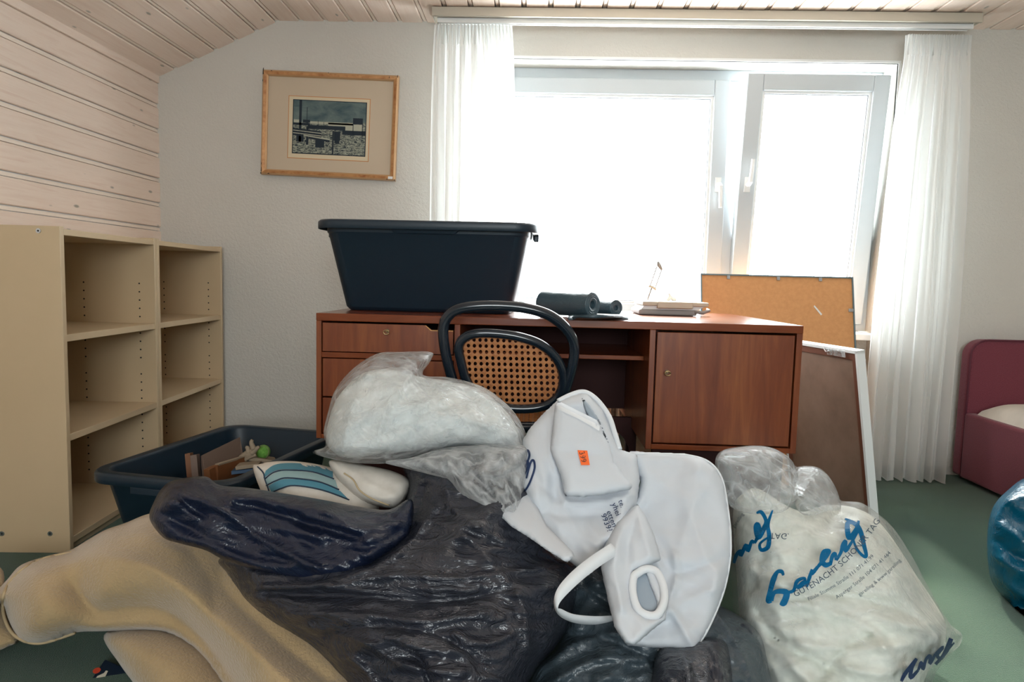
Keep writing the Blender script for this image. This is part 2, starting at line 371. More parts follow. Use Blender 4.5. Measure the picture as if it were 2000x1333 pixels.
def crumple(px, py, ang, scale, stretch, seed, octv=3, warp=.55):
    """taut film: smooth hollows meeting in sharp ridges"""
    ca, sa = math.cos(math.radians(ang)), math.sin(math.radians(ang)); out = np.zeros(px.shape); tot = 0; amp = 1
    for o in range(octv):
        sc = scale/1.9**o; st_ = 1+(stretch-1)*.75**o
        u = (px*ca+py*sa)/sc/st_; v = (-px*sa+py*ca)/sc
        v = v+_sn(u*.9, v*.5, seed+o)*warp; u = u+_sn(u*.8+3, v*.6, seed+o+9)*warp
        iu, iv = np.floor(u).astype(int), np.floor(v).astype(int); best = np.full(px.shape, 9.)
        for a in (-1, 0, 1):
            for b in (-1, 0, 1):
                ci, cj = iu+a, iv+b; h1 = np.sin(ci*127.1+cj*311.7+seed*17.3+o*5)*43758.5453; h1 = h1-np.floor(h1)
                h2 = np.sin(ci*269.5+cj*183.3+seed*9.7+o*3)*43758.5453; h2 = h2-np.floor(h2)
                h3 = np.sin(ci*57.3+cj*91.9+seed*3.1)*9758.5453; h3 = h3-np.floor(h3)
                best = np.minimum(best, (u-ci-h1)**2+(v-cj-h2)**2+h3*.45)
        out += amp*(best-.45); tot += amp; amp *= .42
    return out/tot*1.6
def dref(py): return 1.72-(py-700)*.0009
SURF = {}
def lump(name, outline, m, parent=None, T=.1, Tb=None, R=80, step=6, off=0, base=None, folds=(), wr=(), smooth=True, rough_edge=True, curve=True, blurn=4, sharp=False, ctl=()):
    """outline: (px,py) list; base(px,py)->distance in y; T/Tb: fill towards/away from the viewer; R: rounding radius"""
    poly = [tuple(p) for p in (smooth_path(outline, 5, True) if curve else outline)]
    xs = [p[0] for p in poly]; ys = [p[1] for p in poly]
    gx = np.arange(min(xs)-step, max(xs)+2*step, step); gy = np.arange(min(ys)-step, max(ys)+2*step, step)
    X, Y = np.meshgrid(gx, gy); ins = inside(X, Y, poly)
    D = seg_dist(X, Y, poly)*ins
    hh = np.sqrt(np.clip(1-(1-np.minimum(D/R, 1))**2, 0, 1)); hh = np.where(ins, hh, 0)
    if blurn: hb = blur(hh, ins, blurn); e = np.clip(D/(step*2.5), 0, 1); hh = hh*(1-e)+hb*e
    fade = np.clip(D/22, 0, 1)
    disp = np.zeros(X.shape)
    for (ang, sc, stv, amp, seed) in wr: disp += (amp*wrinkle(X, Y, ang, sc, stv, seed) if seed < 0 else amp*crumple(X, Y, ang, sc, stv, seed))
    for f_ in folds:
        pl, wd, am = f_[:3]; q = smooth_path(pl, 4) if len(pl) > 2 else pl
        dd = seg_dist(X, Y, [tuple(t) for t in q], False)
        disp += am*(np.exp(-(dd/wd)**2)*.5+np.exp(-dd/(wd*.6))*.5)
    for (cx, cy, rr, am) in ctl: disp += am*np.exp(-(((X-cx)**2+(Y-cy)**2)/rr**2))
    B = (base(Y) if base else dref(Y))+off
    if Tb is None: Tb = T
    fy = B-T*hh-disp*fade; by = B+Tb*hh
    # snap rim vertices to the outline
    quad = ins[:-1, :-1] | ins[1:, :-1] | ins[:-1, 1:] | ins[1:, 1:]
    cen = inside(X[:-1, :-1]+step/2, Y[:-1, :-1]+step/2, poly); quad = cen
    used = np.zeros(X.shape, bool)
    used[:-1, :-1] |= quad; used[1:, :-1] |= quad; used[:-1, 1:] |= quad; used[1:, 1:] |= quad
    cnt = np.zeros(X.shape, int); cnt[:-1, :-1] += quad; cnt[1:, :-1] += quad; cnt[:-1, 1:] += quad; cnt[1:, 1:] += quad
    rim = used & (cnt < 4)
    PX, PY = X.copy(), Y.copy()
    for i, j in zip(*np.nonzero(rim)):
        qx, qy = nearest(X[i, j], Y[i, j], poly); PX[i, j], PY[i, j] = qx, qy
        fy[i, j] = by[i, j] = B[i, j]
    idx = -np.ones(X.shape, int); ii = np.nonzero(used); idx[ii] = np.arange(len(ii[0])); n = len(ii[0])
    rays = FW[None]+RT[None]*((PX[ii]-1000)/F)[:, None]-UP[None]*((PY[ii]-666.5)/F)[:, None]
    def pts(yy):
        t = yy/rays[:, 1]; zz = H+rays[:, 2]*t; lim = (0.006-H)/rays[:, 2]; t = np.where(zz < .006, lim, t)
        return CAM[None]+rays*t[:, None]
    fp, bp = pts(fy[ii]), pts(by[ii])
    backmap = np.arange(n)+n; rimv = rim[ii]
    remap = np.where(rimv, np.arange(n), backmap)
    faces = []
    for i, j in zip(*np.nonzero(quad)):
        a, b, c, d = idx[i, j], idx[i, j+1], idx[i+1, j+1], idx[i+1, j]
        faces.append((a, d, c, b)); faces.append((remap[a], remap[b], remap[c], remap[d]))
    V = np.vstack([fp, bp])
    keep = np.ones(2*n, bool); keep[n:][rimv] = False; new = np.cumsum(keep)-1
    faces = [tuple(int(new[k]) for k in f) for f in faces]; V = V[keep]
    loc = Vector(((V[:, 0].min()+V[:, 0].max())/2, (V[:, 1].min()+V[:, 1].max())/2, V[:, 2].min()))
    me = bpy.data.meshes.new(name); me.from_pydata([tuple(p) for p in V-np.array(loc)], [], faces); me.update()
    me.materials.append(m); me.shade_smooth() if smooth else None
    o = link(name, me, loc, parent)
    FY = fy.copy(); FY[~used] = B[~used]
    def surf(px, py, eps=.002):
        fx = np.clip((px-gx[0])/step, 0, len(gx)-1.001); f2 = np.clip((py-gy[0])/step, 0, len(gy)-1.001)
        i, j = int(f2), int(fx); u, v = fx-j, f2-i
        yy = FY[i, j]*(1-u)*(1-v)+FY[i, j+1]*u*(1-v)+FY[i+1, j]*(1-u)*v+FY[i+1, j+1]*u*v
        return at(px, py, y=yy-eps)
    SURF[o.name] = surf; o_surf[o] = surf
    return o, surf
o_surf = {}
def stroke(mb, surf, pts, wid, eps=.003, n=5, curve=True):
    """painted stroke laid on a soft surface; wid px (number or list)"""
    P = smooth_path(pts, n) if (len(pts) > 2 and curve) else [np.array(p, float) for p in pts]
    k = len(P); W = wid if isinstance(wid, (list, tuple)) else [wid]*len(pts)
    vs = []; fs = []
    for i, p in enumerate(P):
        a = P[max(0, i-1)]; b = P[min(k-1, i+1)]; d = b-a; d = d/(np.hypot(*d)+1e-9); nn = np.array([-d[1], d[0]])
        ww = np.interp(i/(k-1)*(len(W)-1), range(len(W)), W)/2
        vs += [surf(*(p+nn*ww), eps), surf(*p, eps), surf(*(p-nn*ww), eps)]
    for i in range(k-1): fs += [(3*i, 3*i+1, 3*i+4, 3*i+3), (3*i+1, 3*i+2, 3*i+5, 3*i+4)]
    mb.add(vs, fs)
def text_on(mb, surf, s, ox, oy, ang, size, eps=.003, bend=0, mirror=False, slant=0):
    cu = bpy.data.curves.new('t', 'FONT'); cu.body = s; cu.size = size; cu.resolution_u = 2
    ob = bpy.data.objects.new('t', cu); COL.objects.link(ob); dg = bpy.context.evaluated_depsgraph_get()
    me = bpy.data.meshes.new_from_object(ob.evaluated_get(dg)); bpy.data.objects.remove(ob)
    vs = []
    for v in me.vertices:
        u, t = v.co.x, v.co.y; u += t*slant
        if mirror: t = -t
        a = math.radians(ang+bend*u/100); am = math.radians(ang+bend*u/200)
        x = ox+u*math.cos(am)-t*math.sin(a)
        y = oy-u*math.sin(am)-t*math.cos(a)
        vs.append(surf(x, y, eps))
    mb.add(vs, [tuple(p.vertices) for p in me.polygons]); bpy.data.meshes.remove(me)

# ================================================================ the setting
XL, YB, ZC = -1.846, 3.31, 2.085
XR, YF = 3.0, -2.0
def st(o): o['kind'] = 'structure'; return o
st(MB().box((XL-.1, YF-.1, -.1), (XR+.1, YB+.3, 0)).build('floor', M['carpet']))
# back wall with window opening, reveal and radiator niche
WX0, WX1, WZ0, WZ1 = -.30, 1.64, .675, 1.925
wb = MB().box((XL-.15, YB, 0), (WX0, YB+.25, ZC+.1)).box((WX1, YB, 0), (XR+.1, YB+.25, ZC+.1))
wb.box((WX0, YB, WZ1), (WX1, YB+.25, ZC+.1)).box((WX0, YB+.12, 0), (WX1, YB+.25, WZ0-.03))
st(wb.build('wall_back', M['plaster']))
st(MB().box((XR, YF, 0), (XR+.1, YB+.1, ZC+.1)).build('wall_right', M['plaster']))
wf = MB().box((XL-.1, YF-.1, 0), (-.5, YF, ZC+.1)).box((1.1, YF-.1, 0), (XR+.1, YF, ZC+.1)).box((-.5, YF-.1, 0), (1.1, YF, .9)).box((-.5, YF-.1, 1.8), (1.1, YF, ZC+.1))
st(wf.build('wall_front', M['plaster']))
wl = st(MB().box((XL-.12, YF, 0), (XL-.012, YB, 1.9)).build('wall_left', M['white_paint']))
ce = MB().box((-1.3, YF, ZC+.012), (XR+.1, YB+.1, ZC+.12))
KX, KZ = -1.253, ZC            # knee of the slope
ce.slab([(XL-.1, YF, 1.79), (XL-.1, YB+.05, 1.79), (-1.262, YB+.05, ZC+.012), (-1.262, YF, ZC+.012)], -.05)
ce = st(ce.build('ceiling', M['white_paint']))
st(MB().box((XR-.02, YF, 0), (XR, YB, .05)).build('baseboard_right', M['dark']))
st(MB().box((WX1, YB-.012, 0), (1.98, YB, .035)).build('baseboard_back', M['dark']))
# boards: face + recessed tongue strip, sharing mesh data
PIT = .1175; BL = YB-YF
def board_mesh(nm, wface, pitch):
    v = []; prof = [(0, -.013), (0, 0), (.003, .003), (wface-.003, .003), (wface, 0), (wface, -.0125), (wface+.0045, -.0125), (wface+.005, -.003), (pitch-.0035, -.003), (pitch-.003, -.0125), (pitch-.0002, -.0125), (pitch, -.013)]
    k = len(prof)
    v = [(u, 0, h) for u, h in prof]+[(u, BL, h) for u, h in prof]
    f = [(i, i+1, k+i+1, k+i) for i in range(k-1)]+[tuple(range(k))[::-1], tuple(range(k, 2*k)), (0, k, 2*k-1, k-1)]
    me = bpy.data.meshes.new(nm); me.from_pydata(v, [], f); me.materials.append(M['board']); me.materials.append(M['tongue']); me.materials.append(M['groove'])
    me.polygons[7].material_index = 1
    for i_ in (5, 9): me.polygons[i_].material_index = 2
    me.update(); return me
bme = board_mesh('board', PIT-.022, PIT)
def place_board(parent, org, ux, uz, me=bme, yrev=False):
    o = bpy.data.objects.new('board', me); COL.objects.link(o)
    ux = Vector(ux).normalized(); uz = Vector(uz).normalized(); uy = uz.cross(ux)
    mw = Matrix((ux, uy, uz)).transposed().to_4x4(); mw.translation = Vector(org)
    o.parent = parent; o.matrix_parent_inverse = WM[parent.name].inverted(); o.matrix_basis = mw; return o
# left wall, seen face +x; board width runs downwards from z=1.80 ; length axis = uz x ux
for k in range(16):
    zt = 1.785-k*PIT-.0
    if zt-PIT < -.05: break
    # ux = down, uz = +x -> uy = x cross -z = +y
    place_board(wl, (XL, YF, zt), (0, 0, -1), (1, 0, 0))
MBt = MB().box((XL-.001, YF, 1.785), (XL+.012, YB-.002, 1.822)); st(MBt.build('trim_1', M['board'], bevel=.002))
# slope: from left top (XL,1.816) to the knee ; facing down-right
sd_ = Vector((KX-XL, 0, KZ-1.816)); L = sd_.length; nsl = 5; ux = sd_.normalized(); uz = Vector((ux.z, 0, -ux.x))
ps = L/6.0
sme = board_mesh('board', ps-.020, ps)
for k in range(6):
    p = Vector((XL, YB, 1.816))+ux*(k*ps)
    place_board(ce, p, ux, uz, sme)      # uy = uz x ux
k = 0; x = KX
while x < XR:
    place_board(ce, (x, YB, ZC), (1, 0, 0), (0, 0, -1)); x += PIT
# window: frame, sashes, sill
WY = YB+.135
win = st(empty('window_1', (.67, WY, WZ0)))
fr = MB()
for a, b in [((WX0, WY, WZ0), (WX0+.06, WY+.07, WZ1)), ((WX1-.055, WY, WZ0), (WX1, WY+.07, WZ1)), ((WX0+.06, WY, WZ1-.05), (WX1-.055, WY+.07, WZ1)), ((WX0+.06, WY, WZ0), (WX1-.055, WY+.07, WZ0+.06)), ((.885, WY, WZ0+.06), (.965, WY+.07, WZ1-.05))]:
    fr.box(a, b)
fr.build('window_frame', M['pvc'], win, .004)
def sash(x0, x1, z0, z1, tilt, name, hz, up):
    root = MB(); y0 = WY-.018; fwid = .075
    T = Matrix.Translation((0, y0+.02, z0)) @ Matrix.Rotation(tilt, 4, 'X') @ Matrix.Translation((0, -y0-.02, -z0))
    root.T = T
    root.box((x0, y0, z0), (x0+fwid, y0+.06, z1)).box((x1-fwid, y0, z0), (x1, y0+.06, z1)).box((x0+fwid, y0, z0), (x1-fwid, y0+.06, z0+fwid)).box((x0+fwid, y0, z1-fwid), (x1-fwid, y0+.06, z1))
    o = root.build(name, M['pvc'], win, .005)
    b = MB(); b.T = T; g0 = .012
    ix0, ix1, iz0, iz1 = x0+fwid, x1-fwid, z0+fwid, z1-fwid
    b.box((ix0, y0+.012, iz0), (ix0+g0, y0+.03, iz1)).box((ix1-g0, y0+.012, iz0), (ix1, y0+.03, iz1)).box((ix0+g0, y0+.012, iz1-g0), (ix1-g0, y0+.03, iz1)).box((ix0+g0, y0+.012, iz0), (ix1-g0, y0+.03, iz0+g0))
    b.build('glazing_bead', M['white_paint'], o)
    gk = MB(); gk.T = T; g1 = g0+.004
    gk.box((ix0+g0, y0+.02, iz0+g0), (ix0+g1, y0+.032, iz1-g0)).box((ix1-g1, y0+.02, iz0+g0), (ix1-g0, y0+.032, iz1-g0)).box((ix0+g1, y0+.02, iz1-g1), (ix1-g1, y0+.032, iz1-g0)).box((ix0+g1, y0+.02, iz0+g0), (ix1-g1, y0+.032, iz0+g1))
    gk.build('gasket', M['gasket'], o)
    p = MB(); p.T = T; p.box((ix0, y0+.031, iz0), (ix1, y0+.035, iz1)); p.build('pane', M['glass'], o)
    hd = MB(); hd.T = T; hx = x0+fwid/2 if up else x1-fwid/2
    hd.box((hx-.014, y0-.008, hz-.035), (hx+.014, y0, hz+.035))
    s_ = 1 if up else -1
    hd.tube([(hx, y0-.004, hz), (hx, y0-.03, hz), (hx+.002, y0-.045, hz+s_*.012), (hx+.004, y0-.045, hz+s_*.05), (hx+.006, y0-.044, hz+s_*.115)], [.010, .010, .011, .010, .009], 8)
    hd.build('window_handle', M['white_paint'], o, smooth=False)
    return o
sash(WX0+.035, .91, WZ0+.035, WZ1-.05, 0, 'sash', 1.375, False)
sash(.955, WX1-.03, WZ0+.035, WZ1-.045, math.radians(6.2), 'sash', 1.375, True)
st(MB().box((WX0-.06, YB-.075, WZ0-.03), (WX1-.03, WY+.01, WZ0)).build('window_sill', M['white_paint'], None, .004)).name = 'trim_2'
for o in list(COL.objects):
    if o.name == 'trim_2': setp(o, 'white window sill board projecting over the radiator', None)
# thin plaster corner bead around the reveal
st(MB().box((WX0, YB-.004, WZ1), (WX1+.01, YB+.01, WZ1+.012)).box((WX1, YB-.004, WZ0), (WX1+.012, YB+.01, WZ1)).build('trim_3', M['white_paint']))
w2 = st(empty('fill_window', (.3, YF-.05, .9)))  # unseen window behind the camera, added as fill light
f2 = MB()
for a, b in [((-.5, YF-.08, .9), (-.44, YF-.02, 1.8)), ((1.04, YF-.08, .9), (1.1, YF-.02, 1.8)), ((.27, YF-.08, .96), (.33, YF-.02, 1.74)), ((-.44, YF-.08, .9), (1.04, YF-.02, .96)), ((-.44, YF-.08, 1.74), (1.04, YF-.02, 1.8))]: f2.box(a, b)
f2.build('window_frame', M['pvc'], w2, .004)
MB().box((-.44, YF-.05, .96), (1.04, YF-.046, 1.74)).build('pane', M['glass'], w2)

# curtain rail
cr = empty('curtain_rail', (.7, 3.12, 2.04), 'long cream wooden pelmet rail fixed to the ceiling above the window', 'curtain rail')
RX0, RX1 = -.495, 1.885
MB().box((RX0, 3.11, ZC-.045), (RX1, 3.125, ZC-.006)).build('fascia', M['rail'], cr, .002)
MB().box((RX0+.0, 3.125, ZC-.014), (RX1, 3.23, ZC-.006)).build('top_board', M['rail'], cr)
MB().box((RX0+.02, 3.140, ZC-.062), (RX1-.02, 3.150, ZC-.014)).box((RX0+.02, 3.18, ZC-.055), (RX1-.02, 3.19, ZC-.014)).build('track', M['white_paint'], cr, .001)
for x_ in (RX0, RX1-.006): MB().box((x_, 3.125, ZC-.04), (x_+.006, 3.23, ZC-.014)).build('end_cap', M['rail'], cr)

# curtains
def curtain(name, rows, label, nf, seed, y0=3.155):
    """rows: (z, xl, xr)"""
    random.seed(seed); NX, NZ = 260, 70; rows = sorted(rows, reverse=True)
    zs = [r[0] for r in rows][::-1]; xl = [r[1] for r in rows][::-1]; xr = [r[2] for r in rows][::-1]
    ph = [random.uniform(0, 6.28) for _ in range(6)]
    z0, z1 = zs[0], zs[-1]; vs = []
    for i in range(NZ+1):
        t = i/NZ; z = z1+(z0-z1)*t; a, b = np.interp(z, zs, xl), np.interp(z, zs, xr)
        for j in range(NX+1):
            s = j/NX; sw = s+.012*math.sin(5*t+ph[0]+s*9)+.006*math.sin(11*s+ph[1])
            big = math.sin(2*math.pi*nf*sw+ph[2])+.4*math.sin(2*math.pi*nf*1.73*sw+ph[3])+.12*math.sin(2*math.pi*nf*3.1*sw+ph[5])
            fine = math.sin(2*math.pi*nf*3.2*s)+.5*math.sin(2*math.pi*nf*6.1*s+1)
            hd = max(0, 1-t/.045); hd2 = max(0, 1-t/.15)
            y = y0 + big*(.010+.016*min(1, t*2.5))*(1-hd)*(1 if t > .02 else .6) + fine*(.0075*hd+.0035*hd2)
            x = a+(b-a)*s + .006*math.sin(2*math.pi*nf*s*1.5+ph[4])*min(1, t*4)*math.sin(math.pi*s)
            zz = z+(.006*math.sin(2*math.pi*nf*sw+ph[2]+.7) if i == NZ else 0)
            vs.append((x, y, zz))
    fs = [(i*(NX+1)+j, i*(NX+1)+j+1, (i+1)*(NX+1)+j+1, (i+1)*(NX+1)+j) for i in range(NZ) for j in range(NX)]
    root = empty(name, ((rows[0][1]+rows[0][2])/2, y0, z0), label, 'curtain', 'white sheer window curtains')
    m_ = MB().add(vs, fs); o = m_.build('cloth', M['voile'], root, smooth=True)
    # header tape and bottom hem
    hs = []; hf = []
    for j in range(NX+1):
        for q in (0, 1):
            i = q*3; v = vs[i*(NX+1)+j]; hs.append((v[0], v[1]-.002, v[2]))
    hf = [(2*j, 2*j+2, 2*j+3, 2*j+1) for j in range(NX)]
    MB().add(hs, hf).build('header_tape', M['voile'], root, smooth=True)
    MB().tube([(vs[NZ*(NX+1)+j]) for j in range(0, NX+1, 2)], .0022, 5).build('hem', M['voile'], root, smooth=True)
    return root
def cpt(px, py): p = at(px, py, y=3.155); return p[0], p[2]
def crow(yl, xl, xr):
    a = cpt(xl, yl); b = cpt(xr, yl+(xr-xl)*.02); return (a[1], a[0], b[0])
cl_rows = [crow(47, 848, 1000), crow(90, 846, 1003), crow(200, 842, 1006), crow(430, 838, 1010), crow(700, 836, 1016), crow(905, 834, 1018)]
curtain('curtain', cl_rows, 'sheer white curtain left of the window behind the black tub', 7, 3)
cr_rows = [crow(68, 1770, 1896), crow(110, 1768, 1895), crow(250, 1746, 1893), crow(600, 1706, 1875), crow(750, 1693, 1862), crow(933, 1681, 1846)]
curtain('curtain', cr_rows, 'sheer white curtain right of the window, hanging beside the wine-red bed', 8, 8)

# radiator under the sill
rd = empty('radiator', (.67, 3.36, .1), 'cream ribbed radiator in the niche under the window sill', 'radiator')
xx = WX0+.12; first = None
while xx < 1.50:
    b_ = MB().box((xx, 3.325, .12), (xx+.018, 3.405, .58)).box((xx+.004, 3.31, .14), (xx+.014, 3.325, .56)) if first is None else None
    if first is None: first = b_.build('fin', M['radiator'], rd, .004); x0f = xx
    else:
        c = first.copy(); COL.objects.link(c); c.location.x += xx-x0f
    xx += .042
MB().tube([(WX0+.12, 3.365, .55), (1.52, 3.365, .55)], .016, 8).tube([(WX0+.12, 3.365, .16), (1.52, 3.365, .16)], .016, 8).build('header_pipe', M['radiator'], rd, smooth=True)
MB().tube([(1.52, 3.365, .55), (1.545, 3.36, .55), (1.545, 3.29, .55)], .010, 8).build('valve_pipe', M['radiator'], rd, smooth=True)
MB().tube([(1.545, 3.30, .55), (1.545, 3.25, .55)], [.018, .014], 10).build('valve_knob', M['white_paint'], rd, smooth=True)

# ================================================================ bookcases
ang = math.atan2(.09, 1.28)
BT = Matrix.Translation((-1.43, 2.015, 0)) @ Matrix.Rotation(ang, 4, 'Z')
# local frame: -x = depth (towards wall), +y = along the run
def bookcase(ya, yb, label):
    r = empty('bookcase', BT @ Vector((-.17, (ya+yb)/2, 0)), label, 'bookcase', 'cream bookcases along the board wall')
    def B(a, b, nm, m=M['case'], bev=.0015, par=r):
        q = MB(); q.T = BT; return q.box(a, b).build(nm, m, par, bev)
    t = .019; D = .35
    s1 = B((-D, ya, 0), (0, ya+t, 1.011), 'side_panel')
    s2 = B((-D, yb-t, 0), (0, yb, 1.011), 'side_panel')
    B((-D, ya+t, .985), (-.001, yb-t, 1.004), 'top_panel')
    B((-D, ya+t, .03), (-D+.006, yb-t, .955), 'back_panel', bev=0)
    for z in (.672, .362, .035): B((-D+.006, ya+t, z-.011+.0), (-.003, yb-t, z+.011), 'shelf')
    B((-.03, ya+t, 0), (-.015, yb-t, .024), 'plinth')
    # rows of shelf-pin holes drilled in the right-hand side panel
    h = MB(); h.T = BT
    for dx in (-.06, -.27):
        for k in range(24):
            z = .10+.032*k
            if any(abs(z-q) < .022 for q in (.672, .362, .035)) or .50 < z < .53: continue
            n_ = 7; c = (dx, yb-t-.0008, z)
            ring = [(dx+.0032*math.cos(2*math.pi*i/n_), yb-t-.0008, z+.0032*math.sin(2*math.pi*i/n_)) for i in range(n_)]
            rb = [(p[0], p[1]+.0015, p[2]) for p in ring]
            h.add(ring+rb, [tuple(range(n_))[::-1]]+[(i, (i+1) % n_, n_+(i+1) % n_, n_+i) for i in range(n_)])
    ho = h.build('pin_hole', M['hole'], s2); ho['kind'] = 'stuff'
    return r, s1
b1, sp1 = bookcase(0, .598, 'cream bookcase nearest the camera, its big side panel with screws showing')
bookcase(.6, 1.25, 'cream bookcase in the corner against the plastered wall')
for (px, py) in ((75, 451), (98, 1043), (4, 1043)):
    p = at(px, py, y=2.015)
    # on the outer face of the side panel
    pl = BT @ Vector((0, -.0005, 0)); nn = (BT.to_3x3() @ Vector((0, -1, 0)))
    q = atp(px, py, pl, np.array(nn)); q = Vector(q)
    MB().tube([q-nn*.001, q+nn*.0016], .0075, 12).build('screw', M['steel'], sp1)
    MB().tube([q+nn*.001, q+nn*.002], .003, 8).build('screw_socket', M['hole'], sp1)

# ================================================================ picture on the wall
pc = [at(*q, y=3.285) for q in [(512, 135), (778, 150), (773, 352), (512, 342)]]
pc = [Vector(p) for p in pc]
cen = sum(pc, Vector())/4; ux = ((pc[1]-pc[0])+(pc[2]-pc[3])).normalized(); ux.y = 0; ux.normalize(); uz = Vector((-ux.z, 0, ux.x))
PW, PH = ((pc[1]-pc[0]).length+(pc[2]-pc[3]).length)/2, ((pc[0]-pc[3]).length+(pc[1]-pc[2]).length)/2
def PT(u, v, d=0): return cen+ux*u+uz*v+Vector((0, -d, 0))
pic = empty('framed_picture', cen-uz*PH/2, 'gilt-framed dark blue etching hanging crooked on the plastered wall', 'picture')
def prect(u0, v0, u1, v1, d0, d1, nm, m, par=pic, bev=0):
    return MB().slab([PT(u0, v0, d0), PT(u1, v0, d0), PT(u1, v1, d0), PT(u0, v1, d0)], d1-d0).build(nm, m, par, bev)
a, b = PW/2, PH/2; fw_ = .030
def mould(nm, m, i0, i1, d0, d1, par=pic):
    mb = MB()
    for (o1, o2) in [(((-a+i0, b-i0), (a-i0, b-i0)), ((a-i1, b-i1), (-a+i1, b-i1))), (((a-i0, b-i0), (a-i0, -b+i0)), ((a-i1, -b+i1), (a-i1, b-i1))),
                     (((a-i0, -b+i0), (-a+i0, -b+i0)), ((-a+i1, -b+i1), (a-i1, -b+i1))), (((-a+i0, -b+i0), (-a+i0, b-i0)), ((-a+i1, b-i1), (-a+i1, -b+i1)))]:
        A, B_, C_, D_ = o1[0], o1[1], o2[0], o2[1]
        vs = [PT(*A, d0), PT(*B_, d0), PT(*C_, d1), PT(*D_, d1), PT(*A, -.02), PT(*B_, -.02), PT(*C_, -.02), PT(*D_, -.02)]
        mb.add(vs, [(0, 1, 2, 3), (7, 6, 5, 4), (0, 4, 5, 1), (1, 5, 6, 2), (2, 6, 7, 3), (3, 7, 4, 0)])
    return mb.build(nm, m, par)
mould('outer_moulding', M['gilt_light'], 0, .007, .006, .011)
fo = mould('frame', M['gold'], .007, .020, .011, .008)
mould('inner_moulding', M['gilt_light'], .020, .026, .007, .001)
prect(-a+.025, -b+.025, a-.025, b-.025, -.012, -.004, 'mount', M['mount'])
prect(-.2+.0, -.160, .192, .132, -.004, -.0034, 'line_border', M['orange_line'])
prect(-.197, -.157, .189, .129, -.0036, -.0030, 'print_paper', M['mount_in'])
ink = mat('etching', (.03, .06, .08), .7)
def etch(nt, b_):
    tc = N(nt, 'ShaderNodeTexCoord'); sp = N(nt, 'ShaderNodeSeparateXYZ'); nt.links.new(tc.outputs['Generated'], sp.inputs[0])
    v = coords(nt, (14, 14, 30)); sky_ = ramp(nt, tex(nt, coords(nt, (10, 10, 22)), 1, 6, .6, .5), [(.3, (.03, .07, .085)), (.65, (.14, .19, .18))])
    gr = ramp(nt, tex(nt, coords(nt, (60, 60, 170)), 1, 6, .75, 1), [(.44, (.008, .022, .035)), (.56, (.36, .38, .30))])
    mx = N(nt, 'ShaderNodeMix', data_type='RGBA')
    h = N(nt, 'ShaderNodeMath', operation='GREATER_THAN'); h.inputs[1].default_value = .60; nt.links.new(sp.outputs['Z'], h.inputs[0])
    nt.links.new(h.outputs[0], mx.inputs['Factor']); nt.links.new(gr, mx.inputs['A']); nt.links.new(sky_, mx.inputs['B'])
    nt.links.new(mx.outputs['Result'], b_.inputs['Base Color'])
etch(ink.node_tree, ink.node_tree.nodes['Principled BSDF'])
etc = prect(-.178, -.137, .176, .115, -.0032, -.0026, 'etching', ink)
dk = mat('etching_ink', (.004, .014, .026), .7); lt = mat('etching_light', (.42, .42, .33), .7)
UL, UR, VB, VT = -.178, .176, -.137, .115
def E(x, y): return UL+(x-488)/(1215-488)*(UR-UL), VT-(y-395)/(950-395)*(VT-VB)   # crop pixels of the etching
def eb(x0, y0, x1, y1, m, d=-.0026, sk=0):
    (u0, v0), (u1, v1) = E(x0, y0), E(x1, y1); s_ = sk*(VT-VB)/555.
    return [PT(u0, v1, d), PT(u1, v1-s_, d), PT(u1, v0-s_, d), PT(u0, v0, d)]
e = MB()
for r_ in [(488, 395, 496, 950), (1207, 395, 1215, 950), (488, 395, 1215, 402), (488, 940, 1215, 950), (552, 398, 576, 830), (625, 672, 648, 855), (884, 700, 899, 942), (1088, 560, 1180, 622), (1083, 560, 1089, 750), (1174, 620, 1180, 740),
           (900, 705, 962, 800), (905, 800, 955, 828), (528, 750, 600, 825), (718, 790, 806, 878), (590, 598, 660, 628), (640, 650, 1010, 690), (980, 690, 1210, 735), (495, 632, 660, 655), (626, 470, 632, 600), (738, 600, 742, 680), (795, 615, 799, 690)]:
    e.slab(eb(*r_, dk), .0004)
for y_ in (688, 715, 742): e.slab(eb(495, y_, 775, y_+18, dk, sk=22), .0005)
e.slab(eb(650, 760, 858, 790, dk, sk=30), .0005)
e.build('etched_shapes', dk, etc)
e = MB()
for r_ in [(500, 600, 552, 630), (662, 612, 1083, 636), (840, 618, 1083, 690), (1090, 625, 1174, 690)]: e.slab(eb(*r_, lt, -.0025), .00025)
for y_ in (706, 733): e.slab(eb(495, y_, 775, y_+7, lt, -.0025, 22), .0008)
e.slab(eb(600, 752, 858, 764, lt, -.0025, 34), .0008)
e.build('etched_highlights', lt, etc)
ch = MB(); random.seed(11)
for (u, v, w_, h_) in [(-a+.002, b-.022, .005, .03), (-a+.003, -b+.012, .004, .022), (-a+.0, -b+.002, .006, .006), (-a+.035, -b+.003, .010, .004), (a-.045, b-.015, .003, .009), (a-.006, b-.01, .003, .012), (a-.04, -b+.003, .006, .004), (a-.002, -b+.0, .004, .006), (-a+.04, b-.006, .008, .003), (-.01, b-.004, .003, .003), (-a+.004, -b+.045, .003, .012), (-a+.002, b-.055, .002, .01)]:
    MB().slab([PT(u, v, .008), PT(u+w_, v, .008), PT(u+w_*.7, v+h_, .008), PT(u+w_*.2, v+h_*.8, .008)], .0035).build('chipped_spot', M['chip'], fo)
prect(a-.032, -b+.006, a-.010, -b+.018, .008, .0115, 'paper_sticker', M['white_paint'])

